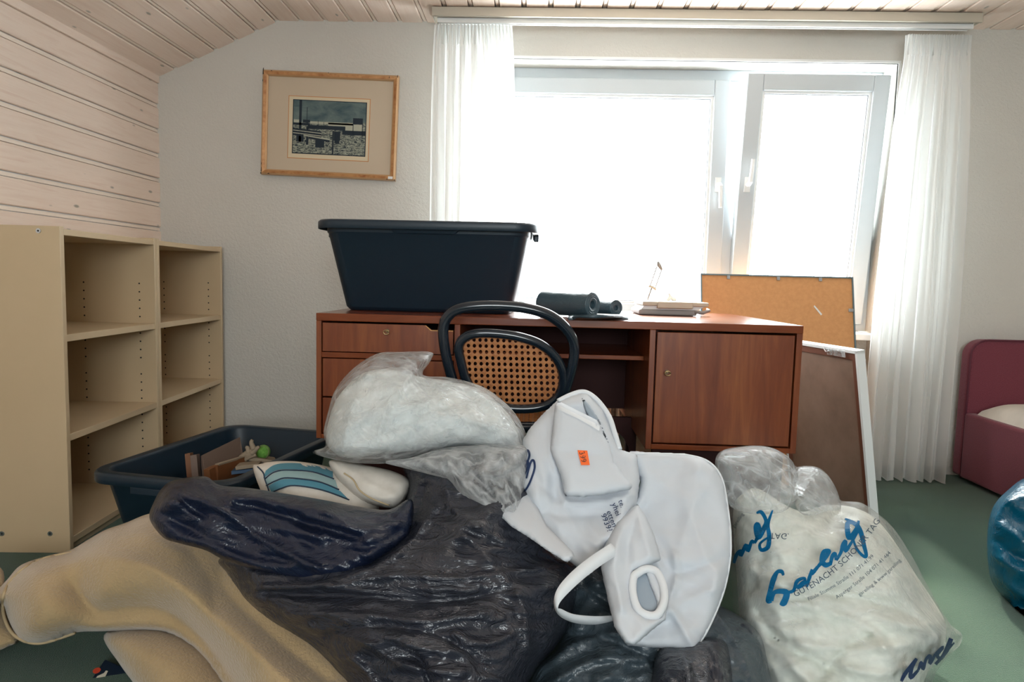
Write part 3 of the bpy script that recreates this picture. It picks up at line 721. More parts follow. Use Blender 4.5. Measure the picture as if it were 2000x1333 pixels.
# ================================================================ desk
dx0, dx1, dy0, dy1, dz = -.683, .815, 2.1, 2.90, .767
desk = empty('desk', (.07, 2.5, 0), 'mahogany-veneered writing desk with drawers and cupboard under the window', 'desk')
def DB(x0, y0, z0, x1, y1, z1, nm, m=M['wood'], par=desk, bev=.0015): return MB().box((x0, y0, z0), (x1, y1, z1)).build(nm, m, par, bev)
DB(dx0, dy0, dz-.024, dx1, dy1, dz, 'desktop', M['wood_h'], bev=.002)
LX, RX = -.232, .352; ZB = .37
DB(dx0, dy0+.002, ZB, dx0+.016, dy1-.01, dz-.024, 'side_panel')
DB(LX-.018, dy0+.002, ZB, LX, dy1-.01, dz-.024, 'side_panel')
DB(RX, dy0+.002, ZB, RX+.018, dy1-.01, dz-.024, 'side_panel')
DB(dx1-.018, dy0+.002, ZB, dx1, dy1-.01, dz-.024, 'side_panel')
DB(dx0+.016, dy0+.002, ZB, LX-.018, dy1-.01, ZB+.014, 'bottom_panel', M['wood_h'])
DB(RX+.018, dy0+.002, ZB, dx1-.018, dy1-.01, ZB+.016, 'bottom_panel', M['wood_h'])
DB(dx0+.016, dy1-.02, ZB, LX-.018, dy1-.012, dz-.024, 'back_panel')
DB(RX+.018, dy1-.02, ZB, dx1-.018, dy1-.012, dz-.024, 'back_panel')
DB(LX, 2.20, .636, RX, 2.75, .65, 'kneehole_shelf', M['wood_h'])
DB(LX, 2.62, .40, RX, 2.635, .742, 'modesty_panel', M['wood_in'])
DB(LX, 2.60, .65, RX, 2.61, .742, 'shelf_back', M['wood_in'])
# drawers
def key(x, z, par):
    y = dy0+.004
    MB().tube([(x, y+.001, z), (x, y-.002, z)], .0065, 12).build('escutcheon', M['old_brass'], par)
    q = MB().tube([(x, y, z), (x, y-.012, z)], .0025, 8); q.tube([(x+.009*math.cos(t), y-.016, z-.003+.007*math.sin(t)) for t in np.linspace(0, 6.0, 10)], .0016, 6)
    q.build('key', M['brass'], par, smooth=True)
d1 = MB()
ax0, ax1 = dx0+.020, LX-.022
zt, zb = dz-.030, .648
# front with a cut finger grip at its upper right corner
d1.slab([(ax0, dy0+.004, zt), (ax0, dy0+.004, zb), (ax1, dy0+.004, zb), (ax1, dy0+.004, zt-.014), (ax1-.07, dy0+.004, zt-.014), (ax1-.086, dy0+.004, zt)], -.018)
d1 = d1.build('drawer', M['wood'], desk)
MB().slab([(ax1, dy0+.0035, zt-.014), (ax1, dy0+.0035, zt-.017), (ax1-.07, dy0+.0035, zt-.017), (ax1-.088, dy0+.0035, zt-.0005), (ax1-.085, dy0+.0035, zt-.0005), (ax1-.068, dy0+.0035, zt-.014)], .001).build('worn_edge', mat('bare_wood', (.62, .32, .10), .5), d1)
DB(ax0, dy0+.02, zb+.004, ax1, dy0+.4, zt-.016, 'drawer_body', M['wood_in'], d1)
kp = at(756, 647, y=dy0); key(kp[0], kp[2], d1)
DB(dx0+.016, dy0+.004, .628, LX-.018, dy0+.03, .645, 'rail', M['wood_h'])
d2 = DB(ax0, dy0+.004, .505, ax1, dy0+.022, .625, 'drawer')
d3 = DB(ax0, dy0+.004, ZB+.018, ax1, dy0+.022, .500, 'drawer')
for d_, z_ in ((d2, .59), (d3, .46)): key(kp[0], z_, d_)
dr = DB(RX+.023, dy0+.004, ZB+.021, dx1-.023, dy0+.022, dz-.031, 'door')
kp = at(1303, 727, y=dy0); key(kp[0], kp[2], dr)
DB(RX+.018, dy0+.025, ZB+.016, RX+.03, dy0+.03, dz-.024, 'door_stop', M['wood_in'])
# under-frame: recessed dark legs with curved brackets
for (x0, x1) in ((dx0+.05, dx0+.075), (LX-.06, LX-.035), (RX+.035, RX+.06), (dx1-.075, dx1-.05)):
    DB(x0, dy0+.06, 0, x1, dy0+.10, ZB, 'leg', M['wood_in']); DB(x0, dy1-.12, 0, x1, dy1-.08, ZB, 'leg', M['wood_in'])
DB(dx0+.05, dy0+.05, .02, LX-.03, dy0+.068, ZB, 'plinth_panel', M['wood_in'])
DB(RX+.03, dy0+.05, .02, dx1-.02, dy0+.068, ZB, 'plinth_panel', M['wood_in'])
br = MB(); arc = [(.0, .0), (-.035, -.01), (-.05, -.045), (-.04, -.08), (.0, -.16), (.04, -.2)]
bx_, bz_ = RX-.0, .405
pp = smooth_path([(RX-.085, .405), (RX-.075, .375), (RX-.05, .352), (RX-.025, .33), (RX-.008, .30), (RX, .27)], 4)
br.slab([(p[0], 2.42, p[1]) for p in pp]+[(RX+.02, 2.42, .27), (RX+.02, 2.42, .405)], .018); br.build('bracket', M['wood_in'], desk)

# ================================================================ tubs
def tub(cx, cy, z0, rot, L, W, Hh, label, taper=.055):
    T = Matrix.Translation((cx, cy, z0)) @ Matrix.Rotation(rot, 4, 'Z')
    root = empty('plastic_tub', (cx, cy, z0), label, 'tub')
    def rr(l, w_, z, rad, n=6):
        out = []
        for (sx, sy, a0) in ((1, 1, 0), (-1, 1, 90), (-1, -1, 180), (1, -1, 270)):
            for k in range(n+1):
                t = math.radians(a0+90*k/n); out.append((sx*(l-rad)+rad*math.cos(t), sy*(w_-rad)+rad*math.sin(t), z))
        return out
    l, w_ = L/2-.028, W/2-.028; lb, wb_ = l-taper, w_-taper
    rings = [rr(lb-.012, wb_-.012, .0, .035), rr(lb, wb_, .012, .045), rr(l-.004, w_-.004, Hh-.045, .06), rr(l, w_, Hh-.040, .06), rr(l, w_, Hh-.012, .06),
             rr(L/2-.003, W/2-.003, Hh-.012, .08), rr(L/2-.002, W/2-.002, Hh-.030, .08), rr(L/2, W/2, Hh-.030, .08), rr(L/2, W/2, Hh-.006, .08), rr(L/2-.006, W/2-.006, Hh, .078), rr(l-.004, w_-.004, Hh, .06), rr(l-.008, w_-.008, Hh-.01, .058),
             rr(lb-.004, wb_-.004, .016, .04), rr(lb-.014, wb_-.014, .006, .034)]
    n = len(rings[0]); vs = [v for r in rings for v in r]
    fs = [(i*n+j, i*n+(j+1) % n, (i+1)*n+(j+1) % n, (i+1)*n+j) for i in range(len(rings)-1) for j in range(n)]
    fs += [tuple(range(n))[::-1], tuple(range((len(rings)-1)*n, len(rings)*n))]
    q = MB(); q.T = T; o = q.add(vs, fs).build('tub_body', M['tub'], root, smooth=True)
    for p_ in o.data.polygons: pass
    es = o.modifiers.new('b', 'BEVEL'); es.width = .002; es.segments = 1; es.limit_method = 'ANGLE'
    # moulded grips below the rim, and stiffening ribs
    for s_ in (1, -1):
        q = MB(); q.T = T; q.box((s_*(L/2-.01)-.009, -.075, Hh-.052), (s_*(L/2-.01)+.009, .075, Hh-.028)); q.build('handle', M['tub'], root, .004)
        q = MB(); q.T = T
        q.add([(-.13, s_*(w_+.002), Hh-.014), (.13, s_*(w_+.002), Hh-.014), (.10, s_*(w_+.002), Hh-.042), (-.10, s_*(w_+.002), Hh-.042), (-.13, s_*(w_+.018), Hh-.014), (.13, s_*(w_+.018), Hh-.014), (.10, s_*(w_+.006), Hh-.042), (-.10, s_*(w_+.006), Hh-.042)],
              [(0, 1, 2, 3), (7, 6, 5, 4), (0, 4, 5, 1), (1, 5, 6, 2), (2, 6, 7, 3), (3, 7, 4, 0)]); q.build('rim_grip', M['tub'], root, .002)
    return root
tub(-.366, 2.475, dz+.001, math.radians(-1.5), .745, .49, .302, 'large empty black tub standing on the left of the desk')
tub(-.985, 2.155, .001, math.radians(80), .70, .47, .31, 'black tub on the floor by the bookcases, half full of odds and ends')
# things in the floor tub
def thing1(nm, mb, m, label, cat, group=None, bev=0, smooth=False):
    o = mb.build(nm, m, None, bev, smooth); return setp(o, label, cat, group)
def qpx(pts): return [at(px, py, y=y) for px, py, y in pts]
thing1('wooden_board', MB().slab(qpx([(396, 889, 2.13), (469, 854, 2.27), (478, 905, 2.24), (474, 960, 2.22), (402, 985, 2.10)]), .012), M['brownboard'], 'largest grey-brown board standing upright in the floor tub', 'board', bev=.001)
thing1('wooden_board', MB().slab(qpx([(384, 889, 2.13), (390, 887, 2.16), (398, 985, 2.13), (392, 985, 2.10)]), .02), M['brownboard'], 'dark narrow board behind the largest board, in the floor tub', 'board')
thing1('wooden_board', MB().slab(qpx([(371, 886, 2.14), (377, 884, 2.18), (388, 985, 2.16), (380, 985, 2.12)]), .016), M['book_orange'], 'reddish board edge leftmost of the boards in the floor tub', 'board')
bk = empty('book', at(440, 920, y=2.08), 'orange-brown book wedged against the boards in the floor tub', 'book')
MB().slab(qpx([(425, 909, 2.05), (480, 893, 2.20), (484, 925, 2.20), (427, 950, 2.05)]), .018).build('cover', M['book_orange'], bk, .001)
MB().slab(qpx([(428, 907, 2.055), (478, 892, 2.195), (478, 895, 2.195), (428, 910, 2.055)]), .014).build('page_block', M['paper'], bk)
thing1('wooden_block', MB().slab(qpx([(409, 918, 2.02), (424, 910, 2.06), (428, 950, 2.06), (413, 955, 2.02)]), .02), M['book_orange'], 'small orange-brown wooden block left of the orange book in the tub', 'block')
for k, (yy, c, lab) in enumerate([(918, 'book_blue', 'blue book lying lowest beside the striped cushion in the tub'), (909, 'paper', 'thin tan book lying upon the blue book in the tub')]):
    thing1('book', MB().slab(qpx([(452-k*-8, yy+10, 2.02), (500+k*6, yy+4, 2.04), (505+k*6, yy-2, 2.20), (462-k*-8, yy, 2.20)]), .011), M[c], lab, 'book', bev=.001)
thing1('notepad', MB().slab(qpx([(482, 900, 2.2), (540, 908, 2.2), (535, 900, 2.35), (484, 893, 2.35)]), .012), M['paper'], 'pale notepad lying under the green ball in the tub', 'notepad', bev=.001)
def ball(px, py, y, rpx, m, nm, label, cat):
    c = Vector(at(px, py, y=y)); r = rpx*y/F; vs = []; fs = []; n = 20; k = 12
    for i in range(k+1):
        for j in range(n):
            t = math.pi*i/k; p = 2*math.pi*j/n; vs.append(c+Vector((math.sin(t)*math.cos(p), math.sin(t)*math.sin(p), math.cos(t)))*r)
    fs = [(i*n+j, i*n+(j+1) % n, (i+1)*n+(j+1) % n, (i+1)*n+j) for i in range(k) for j in range(n)]
    root = setp(MB().add(vs, fs).build(nm, m, None, 0, True), label, cat)
    return root, c, r
tb, c_, r_ = ball(514, 883, 2.26, 14, M['green_ball'], 'tennis_ball', 'bright green ball in the black floor tub', 'ball')
MB().tube([c_+Vector((r_*1.0*math.cos(t), -r_*.35+r_*.5*math.sin(2*t)*.5-.2*r_, r_*1.0*math.sin(t)))*1.0 for t in np.linspace(0, 6.28, 24)][:-1], .0008, 5, True).build('seam', M['paper'], tb)
gv = MB()
for pth in ([(470, 895), (484, 884), (496, 880)], [(474, 900), (488, 893), (500, 889)], [(496, 878), (491, 866), (493, 860)], [(486, 884), (484, 876), (480, 874)], [(492, 886), (500, 878), (506, 873)]):
    gv.tube([at(x, y, y=2.2) for x, y in smooth_path(pth, 4)], [.010*(1-.5*k/8) for k in range(9)], 8)
gv.tube([at(478, 893, y=2.2), at(490, 886, y=2.21), at(498, 884, y=2.21)], [.010, .020, .012], 10)
thing1('work_glove', gv, M['paper'], 'crumpled pale work glove left of the green ball in the tub', 'glove', smooth=True)

# ================================================================ cane chair
chz = [.5, .82]; p0 = np.array([0, 1.955, .5]); nv = np.array([.05, -1, -.22]); nv = nv/np.linalg.norm(nv)
def CP(px, py, o=0): return atp(px, py, p0+nv*o, nv)
ch = empty('cane_chair', (-.05, 2.12, 0), 'black bentwood chair with a cane back, pushed up to the desk', 'chair')
outer = [(918, 850), (908, 810), (890, 762), (875, 712), (867, 670), (866, 640), (875, 618), (896, 604), (935, 598), (985, 598), (1030, 603), (1072, 616), (1103, 640), (1120, 670), (1120, 705), (1110, 745), (1098, 785), (1085, 830), (1076, 860)]
MB().tube([CP(x, y) for x, y in smooth_path(outer, 6)], .0150, 14).build('back_hoop', M['black_wood'], ch, smooth=True)
inner = [(900, 705), (896, 680), (905, 662), (930, 652), (970, 652), (1015, 659), (1055, 673), (1083, 696), (1098, 724), (1099, 752), (1088, 777), (1064, 793), (1030, 799), (992, 797), (955, 786), (925, 765), (908, 735)]
ipath = smooth_path(inner, 5, True)
MB().tube([CP(x, y, .002) for x, y in ipath], .0135, 14, True, 1.0).build('inner_hoop', M['black_wood'], ch, smooth=True)
def cane(name, toworld, inp, x0, x1, y0, y1, step, parent, skew=.0):
    q = MB(); hr = step*.30; k = 8; j = 0; yy = y0
    while yy < y1:
        xx_ = x0
        while xx_ < x1:
            cx, cy = xx_+skew*(yy-y0), yy+skew*.5*(xx_-x0)
            if inp(cx, cy):
                corners = []; s_ = step/2
                outer_ = [(s_, 0), (s_, s_), (0, s_), (-s_, s_), (-s_, 0), (-s_, -s_), (0, -s_), (s_, -s_)]
                hole = [(hr*math.cos(math.radians(45*i)), hr*1.15*math.sin(math.radians(45*i))) for i in range(8)]
                zo = [.0008 if i % 2 else -.0004 for i in range(8)]
                O = [toworld(cx+a_+skew*b_, cy+b_+skew*.5*a_, zo[i]) for i, (a_, b_) in enumerate(outer_)]; I = [toworld(cx+a_, cy+b_, 0) for a_, b_ in hole]
                q.add(O+I, [(i, (i+1) % 8, 8+(i+1) % 8, 8+i) for i in range(8)])
            xx_ += step
        yy += step
    o = q.build(name, M['cane'], parent); s = o.modifiers.new('s', 'SOLIDIFY'); s.thickness = .0012; return o
poly_in = [tuple(p) for p in ipath]
cane('cane_back', lambda x, y, o: CP(x, y, o-.002), lambda x, y: bool(inside(np.array([x]), np.array([y]), poly_in)[0]), 890, 1115, 640, 812, 11.6, ch, .05)
sc = Vector((-.075, 2.14, .455)); sr = .195
sx, sy = -.045, 2.17
ringp = [(sx+.195*math.cos(t), sy+.19*math.sin(t), .452) for t in np.linspace(0, 2*math.pi, 40)[:-1]]
MB().tube(ringp, .017, 10, True).build('seat_frame', M['black_wood'], ch, smooth=True)
cane('seat_cane', lambda x, y, o: Vector((x, y, .461+o)), lambda x, y: (x-sx)**2+(y-sy)**2 < .187**2, sx-.2, sx+.2, sy-.2, sy+.2, .0145, ch)
for (x, y) in ((-.16, 2.30), (.08, 2.30)):
    MB().tube([(x, y, .45), (x*1.05, y+.02, .25), (x*1.12, y+.05, 0)], [.018, .016, .012], 10).build('leg', M['black_wood'], ch, smooth=True)
e0, e1 = CP(918, 850), CP(1076, 860)
for e_, sgn in ((e0, -1), (e1, 1)):
    MB().tube([e_, (e_[0]-sgn*.0, 1.975, .30), (e_[0]+sgn*.02, 1.93, 0)], [.015, .015, .012], 10).build('leg', M['black_wood'], ch, smooth=True)
MB().tube([(sx+.15*math.cos(t), sy+.145*math.sin(t), .26) for t in np.linspace(0, 2*math.pi, 30)[:-1]], .009, 8, True).build('stretcher', M['black_wood'], ch, smooth=True)

# ================================================================ things on the desk
def roll(pa, pb, r, label, nm='bag_roll'):
    pa, pb = Vector(pa), Vector(pb); ax = (pb-pa).normalized(); n1 = ax.cross(Vector((0, 0, 1))).normalized(); n2 = n1.cross(ax)
    root = empty(nm, pa-Vector((0, 0, r)), label, 'bin bags', 'rolls of bin bags on the desk'); q = MB(); n = 36; k = 16; vs = []; fs = []
    for i in range(k+1):
        t = i/k; c = pa.lerp(pb, t)
        for j in range(n):
            an = 2*math.pi*j/n; rr = r*(1+.03*noise.noise((t*6, math.cos(an)*2, math.sin(an)*2))+.03*max(0, math.sin(an*1+t*5))**4)
            vs.append(c+n1*rr*math.cos(an)+n2*rr*math.sin(an))
    fs = [(i*n+j, i*n+(j+1) % n, (i+1)*n+(j+1) % n, (i+1)*n+j) for i in range(k) for j in range(n)]
    q.add(vs, fs); b_ = q.build('wound_film', M['roll'], root, smooth=True)
    for (c, dr_, par) in ((pa, -ax, 0), (pb, ax, 1)):
        q = MB(); rr = []; R_ = [1, .97, .93, .86, .78, .70, .62, .52, .42, .34, .30]; hh = [0, .05, .02, .06, .02, .07, .03, .08, .04, .0, -.3]
        vs = [c+dr_*(r*h_)+n1*(r*q_*math.cos(2*math.pi*j/n))*(1+.06*math.sin(3*j/n*6.28+q_*9)*(q_ < .9))+n2*(r*q_*math.sin(2*math.pi*j/n)) for q_, h_ in zip(R_, hh) for j in range(n)]
        fs = [(i*n+j, i*n+(j+1) % n, (i+1)*n+(j+1) % n, (i+1)*n+j) for i in range(len(R_)-1) for j in range(n)]+[tuple(range((len(R_)-1)*n, len(R_)*n))]
        q.add(vs, fs).build('roll_end', M['roll'], root, smooth=False)
    return root, b_
rb = .040
p1 = at(1157, 598, y=2.235); p2 = at(1062, 592, y=2.37); p1[2] = p2[2] = dz+rb+.003
r1, _b = roll(p1, p2, rb, 'bigger roll of dark bin bags on the desk beside the black tub')
# loose flap of film draped over the roll and on the desk
fl = MB(); 
fl.slab(qpx([(1045, 577, 2.30), (1110, 570, 2.26), (1120, 574, 2.24), (1076, 606, 2.20), (1060, 590, 2.24)]), .0012)
rs = .027; p1 = at(1203, 603, y=2.36); p2 = at(1150, 600, y=2.50); p1[2] = p2[2] = dz+rs+.003
roll(p1, p2, rs, 'smaller roll of blue-black bin bags behind the bigger roll')
lp = [(1120, 624), (1150, 619), (1185, 612), (1215, 616), (1229, 614), (1229, 624), (1200, 626), (1150, 625)]
o = MB().slab([at(x, y, z=dz+.003) for x, y in lp], .002)
q = MB(); NXf = 18
for i in range(NXf+1):
    t = i/NXf; x = 1110+t*118
    for (yy_, zz_) in ((625, .0), (619, .006+.014*math.sin(t*3.1)), (612, .002)): q.v.append(Vector(at(x, yy_-t*1, z=dz+.002+zz_)))
q.f = [(3*i+j, 3*i+3+j, 3*i+4+j, 3*i+1+j) for i in range(NXf) for j in (0, 1)]
o = q.build('loose_flap', M['roll'], r1, smooth=True); s = o.modifiers.new('s', 'SOLIDIFY'); s.thickness = .0015

cs = empty('plastic_case', at(1310, 612, y=2.60), 'flat beige plastic case with a clipped lid lying on the desk', 'case')
def cbox(x0, x1, z0, z1, y0, y1, nm, m, bev=.003): return MB().box((x0, y0, z0), (x1, y1, z1)).build(nm, m, cs, bev, segs=3)
c0 = at(1248, 612, y=2.56)[0]; c1 = at(1362, 612, y=2.56)[0]; c2 = at(1384, 595, y=2.56)[0]
cbox(c0, c1, dz+.001, dz+.022, 2.56, 2.78, 'base', M['grey_cloth'], .007)
MB().add([(c0+.008, 2.565, dz+.022), (c1, 2.565, dz+.022), (c1, 2.775, dz+.022), (c0+.008, 2.775, dz+.022), (c0+.02, 2.57, dz+.036), (c2-.01, 2.57, dz+.036), (c2-.01, 2.77, dz+.036), (c0+.02, 2.77, dz+.036)],
         [(0, 3, 2, 1), (4, 5, 6, 7), (0, 1, 5, 4), (1, 2, 6, 5), (2, 3, 7, 6), (3, 0, 4, 7)]).build('tray', M['white_paint'], cs)
cbox(c0+.012, c2, dz+.036, dz+.051, 2.555, 2.78, 'lid', M['appliance'])
la, lb = at(1284, 595, y=2.55)[0], at(1354, 595, y=2.55)[0]
cbox(la, lb, dz+.027, dz+.052, 2.545, 2.556, 'clip', M['appliance'], .004)
MB().tube([(c1-.01, 2.56, dz+.016), (c1+.02, 2.555, dz+.014), (c1+.045, 2.57, dz+.022), (c1+.05, 2.62, dz+.026)], [.006, .007, .006, .004], 8).build('strap', M['grey_cloth'], cs, smooth=True)

lm = empty('desk_lamp', at(1262, 606, y=2.86), 'thin white jointed desk lamp arm standing behind the plastic case', 'lamp')
LY = 2.85
def lt_(a, b, r, nm, m=M['grey_cloth']): MB().tube([at(*a, y=LY), at(*b, y=LY)], r, 8).build(nm, m, lm, smooth=True)
bp_ = at(1262, 606, y=LY)
MB().tube([(bp_[0], LY, dz+.001), (bp_[0], LY, dz+.02)], [.03, .026], 20).build('base', M['appliance'], lm)
lt_((1260, 600), (1273, 562), .0035, 'post')
lt_((1269, 561), (1283, 521), .0025, 'arm'); lt_((1279, 565), (1292, 528), .0025, 'arm'); lt_((1274, 563), (1287, 524), .0018, 'spring')
MB().tube([at(1267, 559, y=LY), at(1274, 561, y=LY-.004), at(1281, 566, y=LY)], .005, 8).build('joint', M['appliance'], lm, smooth=True)
MB().tube([at(1285, 511, y=LY), at(1287, 518, y=LY), at(1293, 528, y=LY)], [.004, .009, .004], 8).build('head_joint', M['grey_cloth'], lm, smooth=True)
cf = MB().tube([at(1300, 592, y=2.75), at(1310, 580, y=2.75), at(1306, 573, y=2.75)], [.006, .009, .004], 8); cf.tube([at(1310, 581, y=2.75), at(1317, 586, y=2.75), at(1316, 594, y=2.75)], [.008, .01, .006], 8)
thing1('small_clamp', cf, M['white_paint'], 'small white clamp standing behind the lid of the plastic case', 'clamp', smooth=True)

# ================================================================ pictures leaning at the right
ob = empty('framed_picture', (1.05, 3.0, 0), 'large picture turned round, orange hardboard back, leaning behind the desk', 'picture')
op0 = np.array([0, 2.965, 0]); on = np.array([0, -1, .24]); on /= np.linalg.norm(on)
oc = [atp(x, y, op0, on) for x, y in ((1370, 538), (1660, 545))]
xl, xr, zt_ = oc[0][0], oc[1][0]+.005, (oc[0][2]+oc[1][2])/2
def OP(x, z, d=0): return Vector((x, 2.965+.24*z, z))+Vector(on)*d
MB().slab([OP(xl, 0.003), OP(xr, 0.003), OP(xr, zt_), OP(xl, zt_)], .004).build('backing_board', M['hardboard'], ob)
q = MB()
for (x0, z0, x1, z1) in ((xl-.006, 0.003, xl, zt_), (xr, 0.003, xr+.006, zt_), (xl-.006, zt_, xr+.006, zt_+.006)): q.slab([OP(x0, z0, -.012), OP(x1, z0, -.012), OP(x1, z1, -.012), OP(x0, z1, -.012)], .022)
q.build('edge_strip', M['bluemetal'], ob)
for px in (1422, 1519, 1601):
    c = atp(px, 545, op0, on); MB().slab([OP(c[0]-.007, zt_-.016, .004), OP(c[0]+.007, zt_-.016, .004), OP(c[0]+.007, zt_+.004, .004), OP(c[0]-.007, zt_+.004, .004)], .006).build('clip', M['steel'], ob, .001)
c = atp(1657, 607, op0, on); MB().slab([OP(xr-.02, c[2]-.007, .004), OP(xr+.003, c[2]-.007, .004), OP(xr+.003, c[2]+.007, .004), OP(xr-.02, c[2]+.007, .004)], .006).build('clip', M['steel'], ob, .001)
t1, t2 = atp(1588, 598, op0, on), atp(1604, 616, op0, on)
MB().slab([OP(t1[0], t1[2]-.004, .005), OP(t2[0]-.004, t2[2]-.002, .005), OP(t2[0]+.002, t2[2]+.003, .005), OP(t1[0]+.004, t1[2]+.002, .005)], .002).build('tape_strip', M['white_paint'], ob)

wf_ = empty('framed_picture', (1.2, 2.7, 0), 'white-framed picture with brown backing leaning at the right end of the desk', 'picture')
def WP(y, z, d=0): return Vector((1.235-.10*z/.66-.22*(y-2.44)+d, y, z))
def wslab(y0, z0, y1, z1, d, th, nm, m):
    return MB().slab([WP(y0, z0, d), WP(y0, z1, d), WP(y1, z1, d), WP(y1, z0, d)][::-1], th).build(nm, m, wf_, .001)
ya, yb_, zt2 = 2.44, 2.945, .665
wslab(ya+.028, .03, yb_-.028, zt2-.03, .010, .004, 'backing_board', M['hardboard_b'])
q = MB()
for (y0, z0, y1, z1) in ((ya, .004, ya+.012, zt2), (yb_-.012, .004, yb_, zt2), (ya, zt2-.012, yb_, zt2), (ya, .004, yb_, .016)):
    q.slab([WP(y0, z0, .002), WP(y0, z1, .002), WP(y1, z1, .002), WP(y1, z0, .002)], -.032)
q.build('frame', M['white_paint'], wf_, .001)
q = MB()
for (y0, z0, y1, z1) in ((ya+.012, .016, ya+.034, zt2-.012), (yb_-.034, .016, yb_-.012, zt2-.012), (ya+.034, zt2-.036, yb_-.034, zt2-.012), (ya+.034, .016, yb_-.034, .04)):
    q.slab([WP(y0, z0, .006), WP(y0, z1, .006), WP(y1, z1, .006), WP(y1, z0, .006)], -.008)
q.build('inner_frame', mat('brown_frame', (.16, .055, .03), .5), wf_)
MB().tube([WP(2.62, zt2-.008, 0), WP(2.60, zt2-.02, -.006), WP(2.58, zt2-.015, -.006)], .0025, 6).build('hanging_wire', M['steel'], wf_)
MB().slab([WP(2.50, zt2-.03, -.002), WP(2.50, zt2-.006, -.002), WP(2.60, zt2-.006, -.002), WP(2.60, zt2-.03, -.002)][::-1], .002).build('peeling_tape', M['film'], wf_)

# ================================================================ bed
bd = empty('bed', (2.4, 2.5, 0), 'wine-red upholstered bed at the right wall beside the curtain', 'bed')
HX0, HX1, HZ = 2.005, 2.96, .665
def rrect(x0, x1, z0, z1, r, n=8):
    return [(x0, z0), (x1, z0)]+[(x1-r+r*math.cos(t), z1-r+r*math.sin(t)) for t in np.linspace(0, math.pi/2, n)]+[(x0+r+r*math.cos(t), z1-r+r*math.sin(t)) for t in np.linspace(math.pi/2, math.pi, n)]
pr = rrect(HX0, HX1, .02, HZ, .075)
hb = MB().slab([(x, 3.20, z) for x, z in pr], -.075).build('headboard', M['bed'], bd, .018, segs=4)
MB().tube([(x, 3.197, z) for x, z in pr[1:]+[pr[0]]], .0045, 6).build('piping', mat('bed_piping', (.10, .015, .03), .7), hb, smooth=True)
MB().box((HX0-.005, 1.2, .02), (HX0+.05, 3.20, .325)).build('side_panel', M['bed'], bd, .012, segs=3)
MB().box((HX1-.05, 1.2, .02), (HX1, 3.20, .325)).build('side_panel', M['bed'], bd, .012, segs=3)
MB().box((HX0, 1.15, .02), (HX1, 1.2, .325)).build('foot_panel', M['bed'], bd, .012, segs=3)
MB().box((HX0+.05, 1.2, .1), (HX1-.05, 3.195, .2)).build('base', M['dark'], bd)
NXm, NYm = 40, 60; vs = []
def msurf(u, v):
    e = min(1, min(u, 1-u)*9); e2 = min(1, min(v, 1-v)*14); return .32+.075*math.sqrt(max(0, e*e2*(2-e*e2)))+.006*noise.noise((u*6, v*9, 1))
mx0, mx1, my0, my1 = HX0+.02, HX1-.02, 1.22, 3.185
for j in range(NYm+1):
    for i in range(NXm+1): vs.append((mx0+(mx1-mx0)*i/NXm, my0+(my1-my0)*j/NYm, msurf(i/NXm, j/NYm)))
fs = [(j*(NXm+1)+i, j*(NXm+1)+i+1, (j+1)*(NXm+1)+i+1, (j+1)*(NXm+1)+i) for j in range(NYm) for i in range(NXm)]
mt = MB().add(vs, fs).box((mx0+.03, my0+.02, .2), (mx1-.03, my1-.0, .322)).build('mattress', M['mattress'], None, 0, True)
setp(mt, 'off-white fitted mattress lying in the wine-red bed', 'mattress')

# ================================================================ the heap in the foreground

# --- blanket
bl, sf = lump('fleece_blanket', [(-60, 1150), (-8, 1150), (12, 1135), (40, 1105), (90, 1087), (135, 1076), (170, 1056), (205, 1036), (245, 1022), (300, 1002), (380, 1000), (470, 1060), (560, 1150), (640, 1220), (700, 1290), (760, 1360), (800, 1480),
      (470, 1500), (455, 1380), (425, 1325), (392, 1282), (362, 1256), (330, 1238), (290, 1231), (245, 1232), (200, 1234), (150, 1236), (110, 1250), (70, 1258), (38, 1248), (18, 1215), (4, 1180), (-20, 1200), (-60, 1230)],
      M['blanket'], T=.16, Tb=.08, R=105, step=7, base=lambda Y: dref(Y)+.16-.0001*(Y-1100),
      folds=[([(150, 1150), (190, 1195), (270, 1190), (340, 1205), (400, 1260), (450, 1340)], 34, -.055), ([(70, 1120), (160, 1090), (260, 1100), (330, 1130), (420, 1210), (560, 1330)], 40, .035),
             ([(430, 1080), (440, 1150), (540, 1250), (640, 1330)], 30, -.03), ([(330, 1040), (400, 1110), (420, 1180)], 30, -.02), ([(200, 1050), (280, 1045), (350, 1080)], 26, .02)],
      wr=[(40, 160, 1.6, .008, -3.)], smooth=True)
setp(bl, 'beige fleece blanket slumped on the floor at the lower left', 'blanket')
q = MB(); q.tube([sf(x, y, .004) for x, y in smooth_path([(140, 1080), (85, 1092), (45, 1112), (16, 1142), (6, 1172), (8, 1205), (22, 1235), (48, 1253), (80, 1257), (118, 1247), (146, 1237)], 6)], .0035, 6)
q.build('stitched_hem', M['hem'], bl, smooth=True)
b2, _ = lump('fleece_blanket', [(203, 1240), (280, 1225), (360, 1240), (420, 1290), (470, 1380), (480, 1560), (400, 1560), (320, 1450), (270, 1350), (235, 1300)], M['blanket'], T=.10, Tb=.05, R=90, step=8, base=lambda Y: dref(Y)+.17)
setp(b2, 'shaded lower layer of beige blanket under the big fold', 'blanket')
